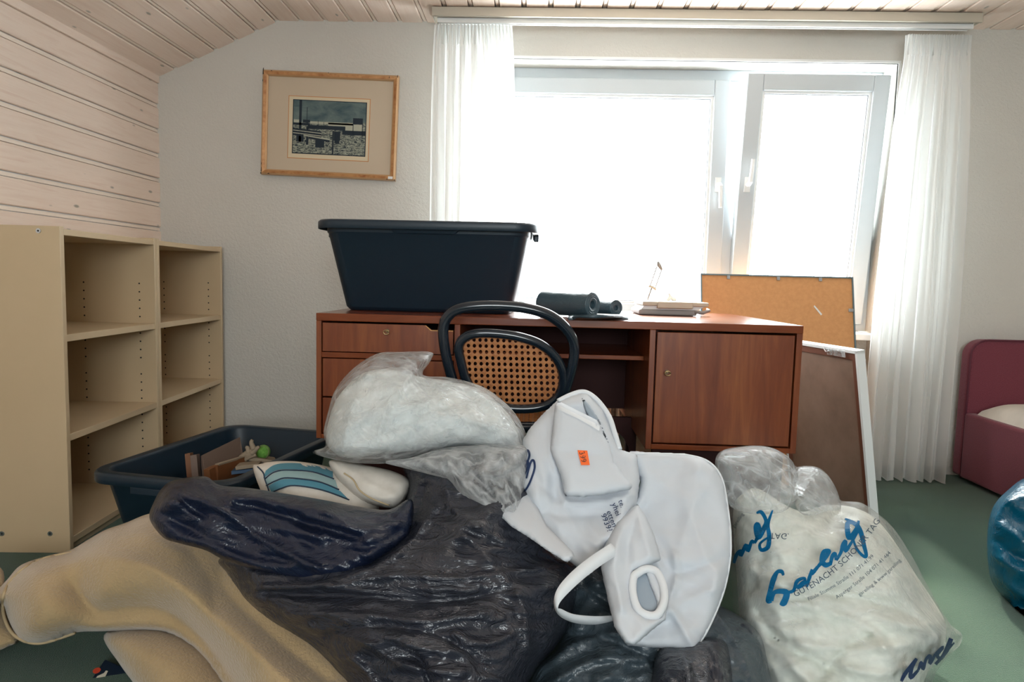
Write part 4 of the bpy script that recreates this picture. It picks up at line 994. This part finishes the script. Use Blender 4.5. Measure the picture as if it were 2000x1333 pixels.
# lower drape peeping out left
b3, _ = lump('fleece_blanket', [(-90, 1110), (0, 1108), (8, 1170), (18, 1212), (36, 1248), (20, 1262), (-90, 1290)], M['blanket'], T=.03, Tb=.02, R=40, step=7, base=lambda Y: dref(Y)+.21-.0001*(Y-1100))
setp(b3, 'thin edge of beige blanket lying at the far left picture edge', 'blanket')
ct = empty('printed_carton', at(220, 1400, y=1.30), 'dark navy carton printed with small bottle icons under the blanket', 'carton')
cq = [(128, 1400, 1.30), (205, 1288, 1.42), (300, 1330, 1.40), (330, 1400, 1.30)]
MB().slab(qpx(cq)[::-1], -.05).build('box', M['carton'], ct, .002)
cp = [Vector(at(*c[:2], y=c[2])) for c in cq]; cn = (cp[1]-cp[0]).cross(cp[2]-cp[0]).normalized(); cn = cn if cn.y < 0 else -cn
def CQ(px, py, o=.001): return Vector(atp(px, py, np.array(cp[0]), np.array(cn)))+cn*o
MB().slab([CQ(189+8*math.cos(t), 1311+5.5*math.sin(t)-2*math.cos(t)) for t in np.linspace(0, 2*math.pi, 14)[:-1]], .0005).build('red_emblem', M['red_print'], ct)
MB().slab([CQ(*p) for p in [(207, 1311), (211, 1312), (208, 1318), (204, 1326), (196, 1333), (186, 1329), (190, 1322), (203, 1316)]], .0005).build('bottle_icon', M['icon'], ct)
MB().slab([CQ(*p) for p in [(216, 1324), (224, 1325), (236, 1333), (236, 1345), (205, 1345), (208, 1333)]], .0005).build('bottle_icon', M['icon'], ct)

# --- cushions
def band(surf, top, bot, m, par, nm, eps=.003):
    A, B_ = smooth_path(top, 6), smooth_path(bot, 6); k = min(len(A), len(B_)); A = [A[int(i*(len(A)-1)/(k-1))] for i in range(k)]; B_ = [B_[int(i*(len(B_)-1)/(k-1))] for i in range(k)]
    q = MB(); nn = 4; vs = [surf(*(a+(b-a)*j/nn), eps) for a, b in zip(A, B_) for j in range(nn+1)]
    fs = [(i*(nn+1)+j, i*(nn+1)+j+1, (i+1)*(nn+1)+j+1, (i+1)*(nn+1)+j) for i in range(k-1) for j in range(nn)]
    return q.add(vs, fs).build(nm, m, par, smooth=True)
cu, sc_ = lump('striped_cushion', [(494, 914), (505, 908), (525, 903), (560, 901), (600, 904), (640, 912), (680, 925), (720, 950), (740, 1000), (700, 1030), (600, 1030), (540, 1010), (512, 965)], M['cushion'], T=.07, Tb=.07, R=60, step=5, base=lambda Y: dref(Y)+.10, blurn=3, ctl=[(560, 925, 40, .01)])
setp(cu, 'teal and cream striped cushion in the mouth of the navy bag', 'cushion')
band(sc_, [(519, 920), (535, 909), (560, 905), (600, 907), (650, 918)], [(514, 923+12), (535, 921), (560, 917), (610, 921), (650, 934)], M['teal'], cu, 'stripe')
band(sc_, [(519, 936), (538, 924), (560, 920), (610, 924), (655, 938)], [(520, 948), (540, 938), (562, 933), (620, 939), (660, 955)], M['pale_teal'], cu, 'stripe')
band(sc_, [(524, 950), (540, 941), (562, 936), (620, 942), (665, 960)], [(530, 962), (548, 954), (575, 948), (630, 957), (680, 975)], M['teal'], cu, 'stripe')
q = MB()
for l in ([(517, 936), (535, 923), (560, 919), (610, 922), (652, 936)], [(520, 949), (540, 939), (562, 934), (620, 941), (662, 957)], [(530, 963), (548, 955), (575, 949), (630, 958), (682, 977)], [(503, 912), (514, 924), (517, 936), (522, 950), (526, 963)]):
    q.tube([sc_(x, y, .004) for x, y in smooth_path(l, 5)], .0016, 6)
q = q.build('piping', M['navy'], cu, smooth=True); q['kind'] = 'stuff'
cw, scw = lump('cream_cushion', [(642, 903), (660, 900), (690, 905), (730, 912), (770, 922), (798, 938), (796, 965), (775, 992), (740, 990), (700, 975), (672, 950), (655, 930)], M['cushion'], T=.07, Tb=.06, R=50, step=5, base=lambda Y: dref(Y)+.05, blurn=3,
      folds=[([(660, 905), (675, 925), (700, 935)], 7, -.008), ([(700, 920), (740, 945), (775, 955)], 9, -.006), ([(690, 960), (740, 975), (785, 965)], 6, .006)], wr=[(20, 40, 2, .006, 5.)])
setp(cw, 'small cream cushion squeezed under the clear plastic sack', 'cushion')
q = MB().tube([scw(x, y, .004) for x, y in smooth_path([(672, 925), (690, 938), (702, 958), (725, 974), (760, 988)], 5)], .0018, 6).build('seam', M['hem'], cw, smooth=True)

# --- big black bag
k1, s1 = lump('bin_bag', [(430, 1090), (520, 1060), (660, 1020), (770, 995), (798, 950), (790, 905), (870, 885), (960, 885), (1040, 900), (1075, 960), (1080, 1045), (1085, 1075), (1125, 1098), (1130, 1150), (1112, 1215), (1085, 1265), (1045, 1310), (1020, 1380), (1000, 1560), (760, 1600), (700, 1500), (690, 1370), (650, 1310), (600, 1265), (530, 1222), (480, 1180), (440, 1120)],
      M['bag_black'], T=.20, Tb=.16, R=170, step=4, off=.06,
      folds=[([(800, 945), (770, 1010), (700, 1070), (620, 1110)], 9, .022), ([(830, 950), (800, 1030), (720, 1100)], 10, -.016), ([(870, 940), (890, 1000), (985, 1060)], 11, .016), ([(850, 990), (780, 1080), (640, 1140), (500, 1150)], 8, .02), ([(640, 1150), (760, 1125), (900, 1130), (1060, 1110)], 9, .022),
             ([(520, 1160), (700, 1165), (860, 1175), (1000, 1150)], 10, -.02), ([(560, 1200), (700, 1200), (830, 1215), (960, 1195)], 9, .020), ([(640, 1240), (720, 1225), (850, 1240), (930, 1285)], 9, -.018), ([(600, 1225), (700, 1250), (790, 1300), (900, 1320)], 10, .020), ([(960, 1060), (1050, 1085), (1110, 1110)], 8, -.014),
             ([(900, 1040), (960, 1100), (1020, 1180), (1030, 1270)], 12, .014), ([(770, 1260), (820, 1290), (840, 1340)], 8, -.018), ([(690, 1290), (720, 1320), (740, 1360)], 8, .018), ([(890, 1240), (950, 1260), (1000, 1240)], 8, .014)],
      wr=[(6, 62, 3.6, .030, 2.), (-28, 110, 2.2, .022, 11.), (4, 26, 6., .016, 7.)])
setp(k1, 'big black bin bag of bedding in the middle foreground', 'bin bag')
k2, s2 = lump('open_mouth', [(292, 1014), (300, 982), (318, 952), (342, 938), (400, 931), (428, 948), (480, 953), (540, 962), (620, 975), (700, 990), (760, 996), (800, 975), (808, 1000), (795, 1050), (750, 1090), (690, 1125), (600, 1135), (520, 1120), (440, 1095), (400, 1075), (350, 1062), (318, 1050)],
      M['bag_navy'], k1, T=.06, Tb=.05, R=34, step=5, base=lambda Y: dref(Y)-.075,
      folds=[([(330, 960), (420, 990), (520, 1060), (620, 1110)], 9, .018), ([(400, 940), (440, 975), (560, 1010), (700, 1050)], 9, -.018), ([(440, 955), (560, 985), (700, 1010), (790, 1000)], 7, .012), ([(310, 1000), (380, 1035), (470, 1075), (560, 1100)], 9, -.014), ([(600, 1010), (700, 1035), (780, 1020)], 7, .012), ([(640, 1060), (720, 1070), (780, 1040)], 8, -.014), ([(345, 945), (355, 975), (400, 1010)], 7, -.014), ([(415, 945), (425, 965), (450, 985)], 6, .014)],
      wr=[(10, 80, 3.6, .052, 4.), (24, 32, 4.5, .016, 8.)])
k2['label'] = 'navy folded-back mouth of the bag'
# --- lower black bags
k3, _ = lump('bin_bag', [(1060, 1120), (1110, 1085), (1200, 1080), (1330, 1150), (1420, 1190), (1480, 1235), (1500, 1300), (1520, 1420), (1480, 1500), (1100, 1540), (1020, 1500), (1030, 1370), (1045, 1300), (1085, 1262), (1100, 1200)], M['bag_grey'], T=.12, Tb=.12, R=120, step=5, off=.12,
      folds=[([(1050, 1310), (1120, 1260), (1220, 1235)], 9, .022), ([(1090, 1330), (1160, 1290), (1260, 1290)], 9, .020), ([(1130, 1100), (1150, 1150), (1230, 1200)], 9, -.018), ([(1160, 1090), (1220, 1150), (1280, 1210)], 8, .016), ([(1110, 1240), (1190, 1250), (1290, 1300)], 8, -.018), ([(1400, 1200), (1440, 1260), (1470, 1330)], 9, .016)],
      wr=[(-30, 50, 2.4, .030, 13.), (30, 26, 2, .010, 17.)])
setp(k3, 'dark grey-green bin bag below the white carrier bag strap', 'bin bag')
k4, _ = lump('bin_bag', [(1285, 1275), (1330, 1262), (1400, 1248), (1425, 1280), (1420, 1400), (1300, 1450), (1270, 1380)], M['bag_black'], T=.07, Tb=.06, R=60, step=5, off=.0, wr=[(70, 30, 2.5, .018, 23.)], folds=[([(1330, 1270), (1345, 1330), (1340, 1400)], 8, .012), ([(1380, 1260), (1395, 1320), (1390, 1380)], 8, -.012)])
setp(k4, 'smoky grey bag corner under the hem of the white carrier bag', 'bin bag')
k5, _ = lump('bin_bag', [(1390, 1215), (1430, 1210), (1470, 1230), (1480, 1290), (1500, 1420), (1410, 1420), (1400, 1300)], M['bag_navy'], T=.05, Tb=.06, R=50, step=5, off=.09, wr=[(60, 24, 2.5, .022, 29.)])
setp(k5, 'crumpled black bag wedged left of the printed clear bag', 'bin bag')

# --- clear sack with white stuffing
w1, _ = lump('stuffed_pillow', [(640, 872), (640, 830), (655, 785), (680, 752), (712, 728), (760, 722), (815, 735), (870, 745), (935, 762), (980, 795), (1008, 832), (1012, 862), (980, 875), (900, 872), (820, 880), (740, 888), (680, 895)], M['cotton'], T=.115, Tb=.13, R=85, step=6, base=lambda Y: dref(Y)+.02,
      folds=[([(720, 740), (735, 800), (700, 860)], 16, -.02), ([(820, 745), (800, 800), (810, 870)], 18, -.015)], wr=[(-20, 60, 2., .026, 6.), (40, 26, 2, .009, 6.5)])
setp(w1, 'white stuffed pillow showing through the clear plastic sack', 'pillow')
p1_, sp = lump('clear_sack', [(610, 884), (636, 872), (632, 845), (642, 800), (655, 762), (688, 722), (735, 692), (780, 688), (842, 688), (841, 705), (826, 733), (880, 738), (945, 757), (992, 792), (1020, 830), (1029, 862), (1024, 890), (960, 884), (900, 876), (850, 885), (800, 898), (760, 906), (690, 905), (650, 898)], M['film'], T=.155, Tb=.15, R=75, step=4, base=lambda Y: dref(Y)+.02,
      folds=[([(842, 690), (800, 740), (760, 790), (740, 850)], 6, .016), ([(735, 700), (700, 760), (680, 830), (670, 890)], 6, .014), ([(650, 780), (720, 735), (790, 725), (830, 735)], 5, .018), ([(700, 715), (780, 705), (838, 700)], 4, -.012), ([(900, 745), (960, 790), (1010, 850)], 6, .014), ([(880, 740), (930, 790), (980, 860)], 6, -.012), ([(620, 884), (700, 870), (800, 885), (900, 870)], 6, .012), ([(740, 850), (820, 810), (920, 780)], 8, -.01), ([(650, 830), (740, 800), (830, 790)], 8, .01), ([(850, 745), (890, 810), (1000, 845)], 6, .012)],
      wr=[(-25, 30, 3.6, .018, 31.), (55, 50, 3.4, .018, 37.), (20, 18, 2.5, .006, 39.)], blurn=3)
setp(p1_, 'clear polythene sack of white pillows on top of the heap', 'plastic sack')
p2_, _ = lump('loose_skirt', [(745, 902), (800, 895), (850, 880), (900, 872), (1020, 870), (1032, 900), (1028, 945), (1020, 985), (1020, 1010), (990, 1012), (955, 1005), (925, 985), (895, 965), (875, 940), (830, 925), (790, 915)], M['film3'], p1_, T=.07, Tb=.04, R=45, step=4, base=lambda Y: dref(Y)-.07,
      folds=[([(870, 880), (890, 930), (960, 1000)], 5, .012), ([(920, 880), (935, 930), (985, 995)], 5, -.012), ([(980, 880), (985, 930), (1000, 1000)], 5, .012), ([(900, 900), (960, 930), (1020, 900)], 5, .010)], wr=[(60, 16, 3, .014, 41.), (-40, 22, 2, .010, 43.)], blurn=2)
p2_['label'] = 'loose gathered clear film hanging below the filled part'
# white lining under the skirt
w3, _ = lump('white_garment_bag', [(975, 940), (1030, 955), (1070, 1030), (1125, 1085), (1108, 1100), (1072, 1078), (1035, 1052), (1000, 1030), (968, 1000), (955, 970)], M['nonwoven'], curve=False, T=.012, Tb=.02, R=14, step=5, base=lambda Y: dref(Y)-.075-.0007*(Y-960), wr=[(50, 40, 3, .012, 45.)])
setp(w3, 'white garment bag edge running under the clear sack and over the black bag', 'garment bag')

# --- white non-woven carrier bag
A_, sA = lump('carrier_bag', [(1022, 860), (1035, 838), (1060, 810), (1082, 790), (1090, 782), (1112, 772), (1135, 765), (1152, 768), (1180, 800), (1200, 850), (1215, 880), (1245, 890), (1250, 940), (1245, 980), (1232, 1020), (1215, 1060), (1190, 1070), (1180, 1100), (1150, 1125), (1105, 1092), (1060, 1045), (1035, 990), (1015, 950), (1020, 900)], M['nonwoven'], T=.040, Tb=.06, R=26, step=5, curve=False, base=lambda Y: dref(Y)-.06,
      folds=[([(1084, 790), (1075, 880), (1090, 930), (1100, 975), (1140, 985), (1240, 968)], 6, .012), ([(1092, 975), (1060, 950), (1040, 900)], 9, -.01), ([(1100, 985), (1130, 1040), (1180, 1070)], 14, .012), ([(1060, 1000), (1120, 1010), (1200, 1000)], 14, -.012), ([(1195, 900), (1215, 930), (1235, 968)], 7, .012), ([(1030, 870), (1060, 940), (1100, 1060)], 16, .008), ([(1085, 880), (1130, 890), (1190, 900)], 18, .008)], wr=[(55, 120, 1.5, .040, 51.), (110, 60, 2.2, .012, 52.)], blurn=1)
setp(A_, 'crumpled white fabric carrier bag with an orange price tag', 'carrier bag')
# folded-over flap with stitched hem
B1, sB = lump('folded_flap', [(1084, 792), (1092, 784), (1175, 826), (1172, 832), (1178, 850), (1192, 872), (1200, 905), (1222, 935), (1238, 950), (1230, 958), (1180, 968), (1140, 972), (1104, 970), (1096, 930), (1075, 880), (1080, 830)], M['nonwoven'], A_, T=.025, Tb=.015, R=22, step=5, curve=False, base=lambda Y: dref(Y)-.125,
      folds=[([(1192, 872), (1215, 910), (1238, 945)], 6, .006), ([(1078, 880), (1130, 885), (1190, 890)], 9, -.005), ([(1110, 960), (1120, 900), (1172, 835)], 14, .004)], wr=[(30, 60, 1.5, .005, 53.)], blurn=3)
band(sB, [(1087, 790), (1130, 811), (1172, 832)], [(1087, 799), (1130, 819), (1170, 842)], M['nonwoven2'], B1, 'hem', .003)
MB().slab([sB(x, y, .004) for x, y in ((1128, 880), (1147, 881), (1152, 909), (1135, 909))][::-1], .0006).build('price_tag', M['tag'], B1)
q = MB(); text_on(q, sB, '399', 1131, 883, -77, 15, .0065); q.build('price_digits', M['tagink'], B1)
# standing mouth rim with clear window strip
q = MB(); rimp = smooth_path([(1090, 784), (1112, 773), (1135, 766), (1153, 771), (1172, 788), (1190, 815), (1200, 845), (1210, 878)], 6)
q.tube([at(x, y, y=float(dref(y))-.075) for x, y in rimp], .006, 8); q.build('mouth_rim', M['nonwoven2'], A_, smooth=True)
q = MB(); P1 = smooth_path([(1140, 778), (1158, 800), (1176, 835), (1186, 868)], 6); P2 = smooth_path([(1134, 776), (1140, 800), (1150, 815), (1164, 828)], 6)
B_in, _ = lump('clear_window', [(1136, 776), (1150, 790), (1170, 820), (1188, 862), (1192, 872), (1180, 852), (1174, 830), (1150, 818), (1142, 800)], M['grey_inner'], A_, T=.01, Tb=.005, R=10, step=3, curve=False, base=lambda Y: dref(Y)-.105, wr=[(60, 14, 2, .006, 55.)], blurn=1)
# right-hand sheet of the bag
C_, sC = lump('white_sheet_bag', [(1226, 890), (1232, 882), (1260, 884), (1340, 887), (1372, 895), (1398, 915), (1415, 945), (1422, 985), (1430, 1040), (1429, 1090), (1420, 1140), (1402, 1190), (1382, 1235), (1362, 1268), (1357, 1273), (1300, 1268), (1226, 1262), (1208, 1240), (1192, 1190), (1178, 1120), (1176, 1080), (1190, 1040), (1215, 1000), (1245, 975), (1252, 940), (1238, 905)], M['nonwoven'], T=.035, Tb=.05, R=26, step=5, curve=False, base=lambda Y: dref(Y)-.04+.0001*(Y-900),
      folds=[([(1248, 970), (1255, 930), (1240, 895)], 7, -.014), ([(1200, 1060), (1235, 1020), (1270, 1060), (1290, 1110)], 12, .022), ([(1318, 1085), (1320, 1130), (1310, 1170), (1290, 1210)], 8, .014), ([(1250, 990), (1275, 1050), (1290, 1100)], 16, -.014), ([(1310, 1190), (1340, 1240), (1358, 1270)], 10, .014), ([(1230, 1255), (1270, 1215), (1310, 1195)], 10, .014), ([(1400, 920), (1350, 1000), (1330, 1060)], 12, .006), ([(1420, 1090), (1360, 1110), (1320, 1120)], 10, -.01), ([(1420, 1150), (1370, 1160), (1330, 1180)], 12, .008)], wr=[(70, 130, 1.6, .034, 57.), (15, 60, 2.4, .010, 58.)], blurn=1)
setp(C_, 'big white fabric sheet of a garment bag with a round hemmed hole', 'garment bag')
MB().tube([sC(x, y, .003) for x, y in smooth_path([(1232, 886), (1300, 888), (1345, 890), (1385, 903), (1410, 935), (1421, 990), (1427, 1050), (1425, 1100), (1412, 1160), (1385, 1225), (1358, 1270)], 5)], .0022, 6).build('stitched_edge', M['nonwoven2'], C_, smooth=True)
hole = smooth_path([(1237, 1130), (1246, 1120), (1262, 1112), (1282, 1118), (1295, 1145), (1297, 1175), (1285, 1200), (1265, 1203), (1246, 1190), (1236, 1160)], 5, True)
hin, _ = lump('hole_lining', [(1238, 1130), (1252, 1119), (1268, 1122), (1276, 1150), (1290, 1180), (1282, 1197), (1262, 1198), (1246, 1184), (1238, 1158)], M['grey_inner'], C_, T=.004, Tb=.002, R=12, step=3, base=lambda Y: dref(Y)-.115, blurn=1)
hole_in = [(1282-0, 1118), (1294, 1145), (1296, 1175), (1287, 1196), (1280, 1170), (1268, 1140), (1262, 1116)]
hs_, _ = lump('hole_side', hole_in, M['nonwoven'], C_, T=.010, Tb=.002, R=12, step=3, base=lambda Y: dref(Y)-.118, blurn=1)
ringw = MB()
for k_, (px, py) in enumerate(hole): ringw.v.append(Vector(sC(px, py, .012)))
ringw = MB(); ringw.tube([at(x, y, y=float(dref(y))-.128) for x, y in hole], .0075, 8, True); ringw.build('hole_hem', M['nonwoven2'], C_, smooth=True)
# drape round the hole
dr_, sD = lump('draped_fold', [(1245, 985), (1262, 1010), (1280, 1050), (1292, 1095), (1270, 1105), (1240, 1118), (1232, 1150), (1238, 1185), (1262, 1204), (1290, 1205), (1298, 1170), (1305, 1180), (1300, 1212), (1282, 1226), (1240, 1262), (1222, 1258), (1200, 1225), (1186, 1165), (1174, 1110), (1180, 1070), (1205, 1020)], M['nonwoven'], C_, T=.03, Tb=.02, R=22, step=4, curve=False, base=lambda Y: dref(Y)-.11, folds=[([(1215, 1030), (1200, 1100), (1215, 1190)], 12, .01), ([(1245, 1000), (1225, 1080), (1225, 1150)], 9, -.008)], wr=[(75, 60, 2.5, .022, 61.)], blurn=1)
# strap loop
def ribbon(mb, P, W):
    vs = []; fs = []
    for p, w_ in zip(P, W): vs += [Vector(p)+Vector(w_), Vector(p)-Vector(w_)]
    fs = [(2*i, 2*i+1, 2*i+3, 2*i+2) for i in range(len(P)-1)]; mb.add(vs, fs)
ups = smooth_path([(1192, 1062), (1150, 1090), (1112, 1122), (1088, 1152), (1083, 1180), (1092, 1202), (1120, 1216), (1160, 1220), (1198, 1213)], 6)
los = smooth_path([(1210, 1082), (1170, 1108), (1130, 1140), (1098, 1172), (1090, 1188), (1096, 1190), (1120, 1200), (1160, 1204), (1196, 1203)], 6)
q = MB(); n_ = len(ups)
for i, (a, b) in enumerate(zip(ups, los)):
    t = i/(n_-1); yy = 1.235-.09*math.sin(t*3.14)
    q.v += [Vector(at(a[0], a[1], y=yy)), Vector(at(b[0], b[1], y=yy-.012*math.sin(t*3.14)))]
q.f = [(2*i, 2*i+1, 2*i+3, 2*i+2) for i in range(n_-1)]
o = q.build('strap', M['nonwoven2'], C_, smooth=True); s_ = o.modifiers.new('s', 'SOLIDIFY'); s_.thickness = .0015
# printing on the white bags
q = MB()
for s_ in ([(1028, 893), (1036, 880), (1040, 890), (1035, 905), (1025, 925)], [(1034, 935), (1042, 905), (1048, 900), (1050, 915), (1042, 940), (1032, 958), (1022, 962)], [(1030, 900), (1038, 905), (1030, 930)]):
    stroke(q, sA, [(x-6, y) for x, y in s_], [3.2, 4.5, 4, 4, 2.5], .003)
q.build('navy_lettering', M['ink_navy'], A_).data.materials[0]
q = MB()
for (t, x, y, sz) in (('te.', 1207, 979, 15), ('yhei', 1194, 985, 16), ('etten', 1184, 1000, 16), ('9939?', 1173, 1006, 16)): text_on(q, sA, t, x, y, -68, sz, .002, 0)
o = q.build('small_lettering', M['ink_navy'], A_)

# --- printed clear bag at the right
BF = lambda Y: 1.68-.00062*(Y-900)+0*Y
w2_, sl = lump('bedding', [(1432, 1000), (1450, 965), (1480, 955), (1530, 985), (1570, 1000), (1610, 988), (1660, 990), (1705, 1010), (1745, 1055), (1790, 1125), (1830, 1185), (1848, 1225), (1840, 1275), (1805, 1330), (1785, 1430), (1620, 1470), (1520, 1420), (1470, 1330), (1450, 1250), (1438, 1120)], M['linen'], T=.17, Tb=.15, R=130, step=6, base=BF,
      folds=[([(1500, 1180), (1600, 1190), (1700, 1230), (1740, 1290)], 12, .02), ([(1480, 1200), (1530, 1260), (1640, 1310)], 12, -.025), ([(1540, 1170), (1640, 1160), (1760, 1190), (1820, 1230)], 10, -.02), ([(1560, 1260), (1680, 1270), (1780, 1260)], 11, .02), ([(1600, 1330), (1660, 1260), (1700, 1240)], 8, -.02), ([(1620, 1000), (1640, 1080), (1620, 1160)], 14, .015), ([(1470, 980), (1490, 1060), (1470, 1150)], 16, -.02), ([(1640, 1300), (1720, 1320), (1800, 1290)], 9, .02)], wr=[(20, 60, 2.8, .034, 71.), (50, 32, 3, .014, 73.)])
setp(w2_, 'off-white bedding packed inside the printed clear bag', 'bedding')
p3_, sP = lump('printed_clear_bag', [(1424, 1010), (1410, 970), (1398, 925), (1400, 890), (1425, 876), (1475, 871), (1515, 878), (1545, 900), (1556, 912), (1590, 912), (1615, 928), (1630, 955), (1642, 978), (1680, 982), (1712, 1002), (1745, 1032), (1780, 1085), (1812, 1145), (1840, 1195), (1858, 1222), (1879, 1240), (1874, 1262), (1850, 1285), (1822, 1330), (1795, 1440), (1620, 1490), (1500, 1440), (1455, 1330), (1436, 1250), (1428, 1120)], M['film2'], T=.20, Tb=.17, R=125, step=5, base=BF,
      folds=[([(1400, 930), (1440, 900), (1500, 905), (1550, 930)], 7, .016), ([(1500, 880), (1540, 930), (1530, 1000), (1480, 1050)], 7, .014), ([(1430, 880), (1450, 940), (1500, 980)], 7, -.014), ([(1560, 915), (1600, 960), (1560, 1020), (1480, 1070)], 6, .014), ([(1640, 980), (1590, 1030), (1500, 1080), (1430, 1110)], 5, .010), ([(1430, 1130), (1520, 1100), (1640, 1130)], 4, .007), ([(1430, 1160), (1540, 1150), (1660, 1170)], 4, -.006), ([(1850, 1230), (1760, 1190), (1660, 1200)], 5, .008)], wr=[(-14, 26, 6, .014, 81.), (-35, 60, 3, .014, 83.)], blurn=3)
setp(p3_, 'clear plastic bag with blue script lettering, filled with bedding, at the right', 'plastic bag')
# upper handle loop of the bag: milky doubled film
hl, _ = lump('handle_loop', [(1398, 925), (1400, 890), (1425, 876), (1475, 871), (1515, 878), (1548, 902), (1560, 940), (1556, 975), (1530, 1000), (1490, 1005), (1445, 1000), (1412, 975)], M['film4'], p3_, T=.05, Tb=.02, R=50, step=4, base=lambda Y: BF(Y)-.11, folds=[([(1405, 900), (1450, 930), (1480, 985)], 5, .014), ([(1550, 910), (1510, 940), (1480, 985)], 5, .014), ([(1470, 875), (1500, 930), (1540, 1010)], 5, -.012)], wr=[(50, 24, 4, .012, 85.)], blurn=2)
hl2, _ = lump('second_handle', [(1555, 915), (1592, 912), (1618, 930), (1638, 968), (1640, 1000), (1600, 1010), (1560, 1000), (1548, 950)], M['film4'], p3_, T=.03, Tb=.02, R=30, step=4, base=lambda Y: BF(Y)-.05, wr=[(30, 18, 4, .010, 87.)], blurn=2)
# brush script: one long word, big blue strokes, and a repeat further left
def crop(x, y): return (1350+x/2.7046, 840+y/2.7046)
q = MB()
def brush(pts, w, e=.004): stroke(q, sP, [crop(*p) for p in pts], [a/2.7 for a in w], e, 6)
brush([(487, 770), (478, 750), (455, 752), (435, 790), (418, 850), (405, 905), (425, 905)], [12, 22, 20, 30, 26, 24, 16])      # G
brush([(425, 905), (440, 860), (490, 855), (505, 870), (488, 915), (470, 912)], [18, 22, 30, 34, 36, 20])
brush([(500, 860), (540, 850), (560, 800), (600, 785), (590, 820), (560, 835), (600, 800), (610, 830)], [16, 18, 20, 14, 18, 16, 16, 12])   # a
brush([(610, 830), (625, 780), (640, 740), (638, 760), (668, 725)], [14, 20, 18, 22, 18])     # r
brush([(668, 725), (690, 700), (715, 665), (730, 640), (700, 645), (690, 690), (710, 715), (740, 705)], [16, 22, 26, 18, 22, 26, 28, 18])  # e
brush([(735, 715), (745, 670), (760, 655), (765, 690)], [16, 22, 20, 14])  # i
brush([(765, 690), (790, 650), (800, 610), (815, 590), (815, 640), (850, 590)], [16, 18, 20, 20, 22, 14])  # n
brush([(850, 590), (880, 520), (850, 490), (825, 500), (835, 570), (870, 530), (885, 480)], [14, 24, 20, 26, 30, 24, 12])  # g bowl
brush([(812, 470), (870, 500), (895, 540), (910, 600), (925, 668), (900, 660), (870, 620), (850, 560)], [10, 24, 26, 24, 18, 16, 14, 10])  # tail
q.build('script_lettering', M['ink_blue'], p3_)
q = MB()
brush([(225, 705), (240, 660), (262, 640), (262, 665), (290, 610), (300, 640), (320, 590), (335, 600)], [16, 20, 18, 20, 22, 20, 18, 14], .0045)
brush([(335, 600), (360, 540), (350, 500), (340, 520), (355, 570), (385, 520), (395, 480), (370, 435), (345, 440)], [14, 24, 26, 22, 26, 26, 20, 20, 10], .0045)
brush([(430, 425), (405, 500), (412, 560), (405, 620), (370, 635), (365, 600), (420, 560)], [8, 20, 24, 24, 20, 14, 8], .0045)
q.build('script_lettering', M['ink_blue'], p3_)
q = MB()
brush([(1110, 1330), (1130, 1290), (1190, 1210), (1165, 1260), (1160, 1310), (1200, 1270)], [16, 22, 14, 20, 22, 14])
brush([(1200, 1270), (1215, 1230), (1225, 1265), (1240, 1215), (1262, 1195), (1262, 1235), (1290, 1185)], [14, 18, 18, 16, 18, 18, 14])
brush([(1290, 1185), (1330, 1150), (1300, 1190), (1325, 1205), (1372, 1105), (1350, 1170), (1290, 1240), (1390, 1125)], [14, 20, 18, 20, 22, 20, 16, 8])
q.build('script_lettering', M['ink_navy'], p3_)
q = MB()
text_on(q, sP, 'GUTENACHT SCHÖNER TAG', *crop(548, 885), 25, 17, .005, bend=15)
o = q.build('capital_lettering', M['ink_grey'], p3_)
q = MB()
text_on(q, sP, 'Filiale Stumme Straße 111 071 41.99', *crop(620, 905), 24, 10.5, .005, bend=13)
text_on(q, sP, 'Asperger Straße 104 071 41 464', *crop(770, 895), 34, 10.5, .005, bend=9)
text_on(q, sP, 'gareiling & www.gareiling', *crop(890, 880), 35, 10.5, .005, bend=10)
o = q.build('small_lettering', M['ink_grey'], p3_)
q = MB(); text_on(q, sP, 'TAG.', *crop(415, 545), -2, 17, .004, mirror=True); text_on(q, sP, 'gareiling', *crop(228, 520), 55, 10, .004); q.build('mirrored_lettering', M['ink_grey'], p3_)

# --- blue bag at the right edge
u1, _ = lump('bin_bag', [(2160, 905), (2060, 915), (2000, 935), (1972, 955), (1945, 982), (1932, 1015), (1928, 1060), (1931, 1110), (1940, 1142), (1965, 1172), (2010, 1210), (2080, 1245), (2180, 1260), (2260, 1150), (2240, 960)], M['bag_blue'], T=.16, Tb=.16, R=110, step=6, base=lambda Y: Y*0+2.02-.0003*(Y-950),
      folds=[([(1985, 945), (1960, 990), (1935, 1020)], 8, .014), ([(1950, 985), (1990, 975), (2040, 960)], 7, .016), ([(1935, 1080), (1980, 1110), (2060, 1130)], 7, .018), ([(1935, 1050), (1990, 1090), (2060, 1100)], 7, -.014), ([(1940, 1120), (1990, 1160), (2060, 1190)], 8, .014)], wr=[(35, 34, 3, .022, 91.), (-30, 60, 2, .015, 93.)])
setp(u1, 'glossy blue bin bag on the carpet at the right edge', 'bin bag')
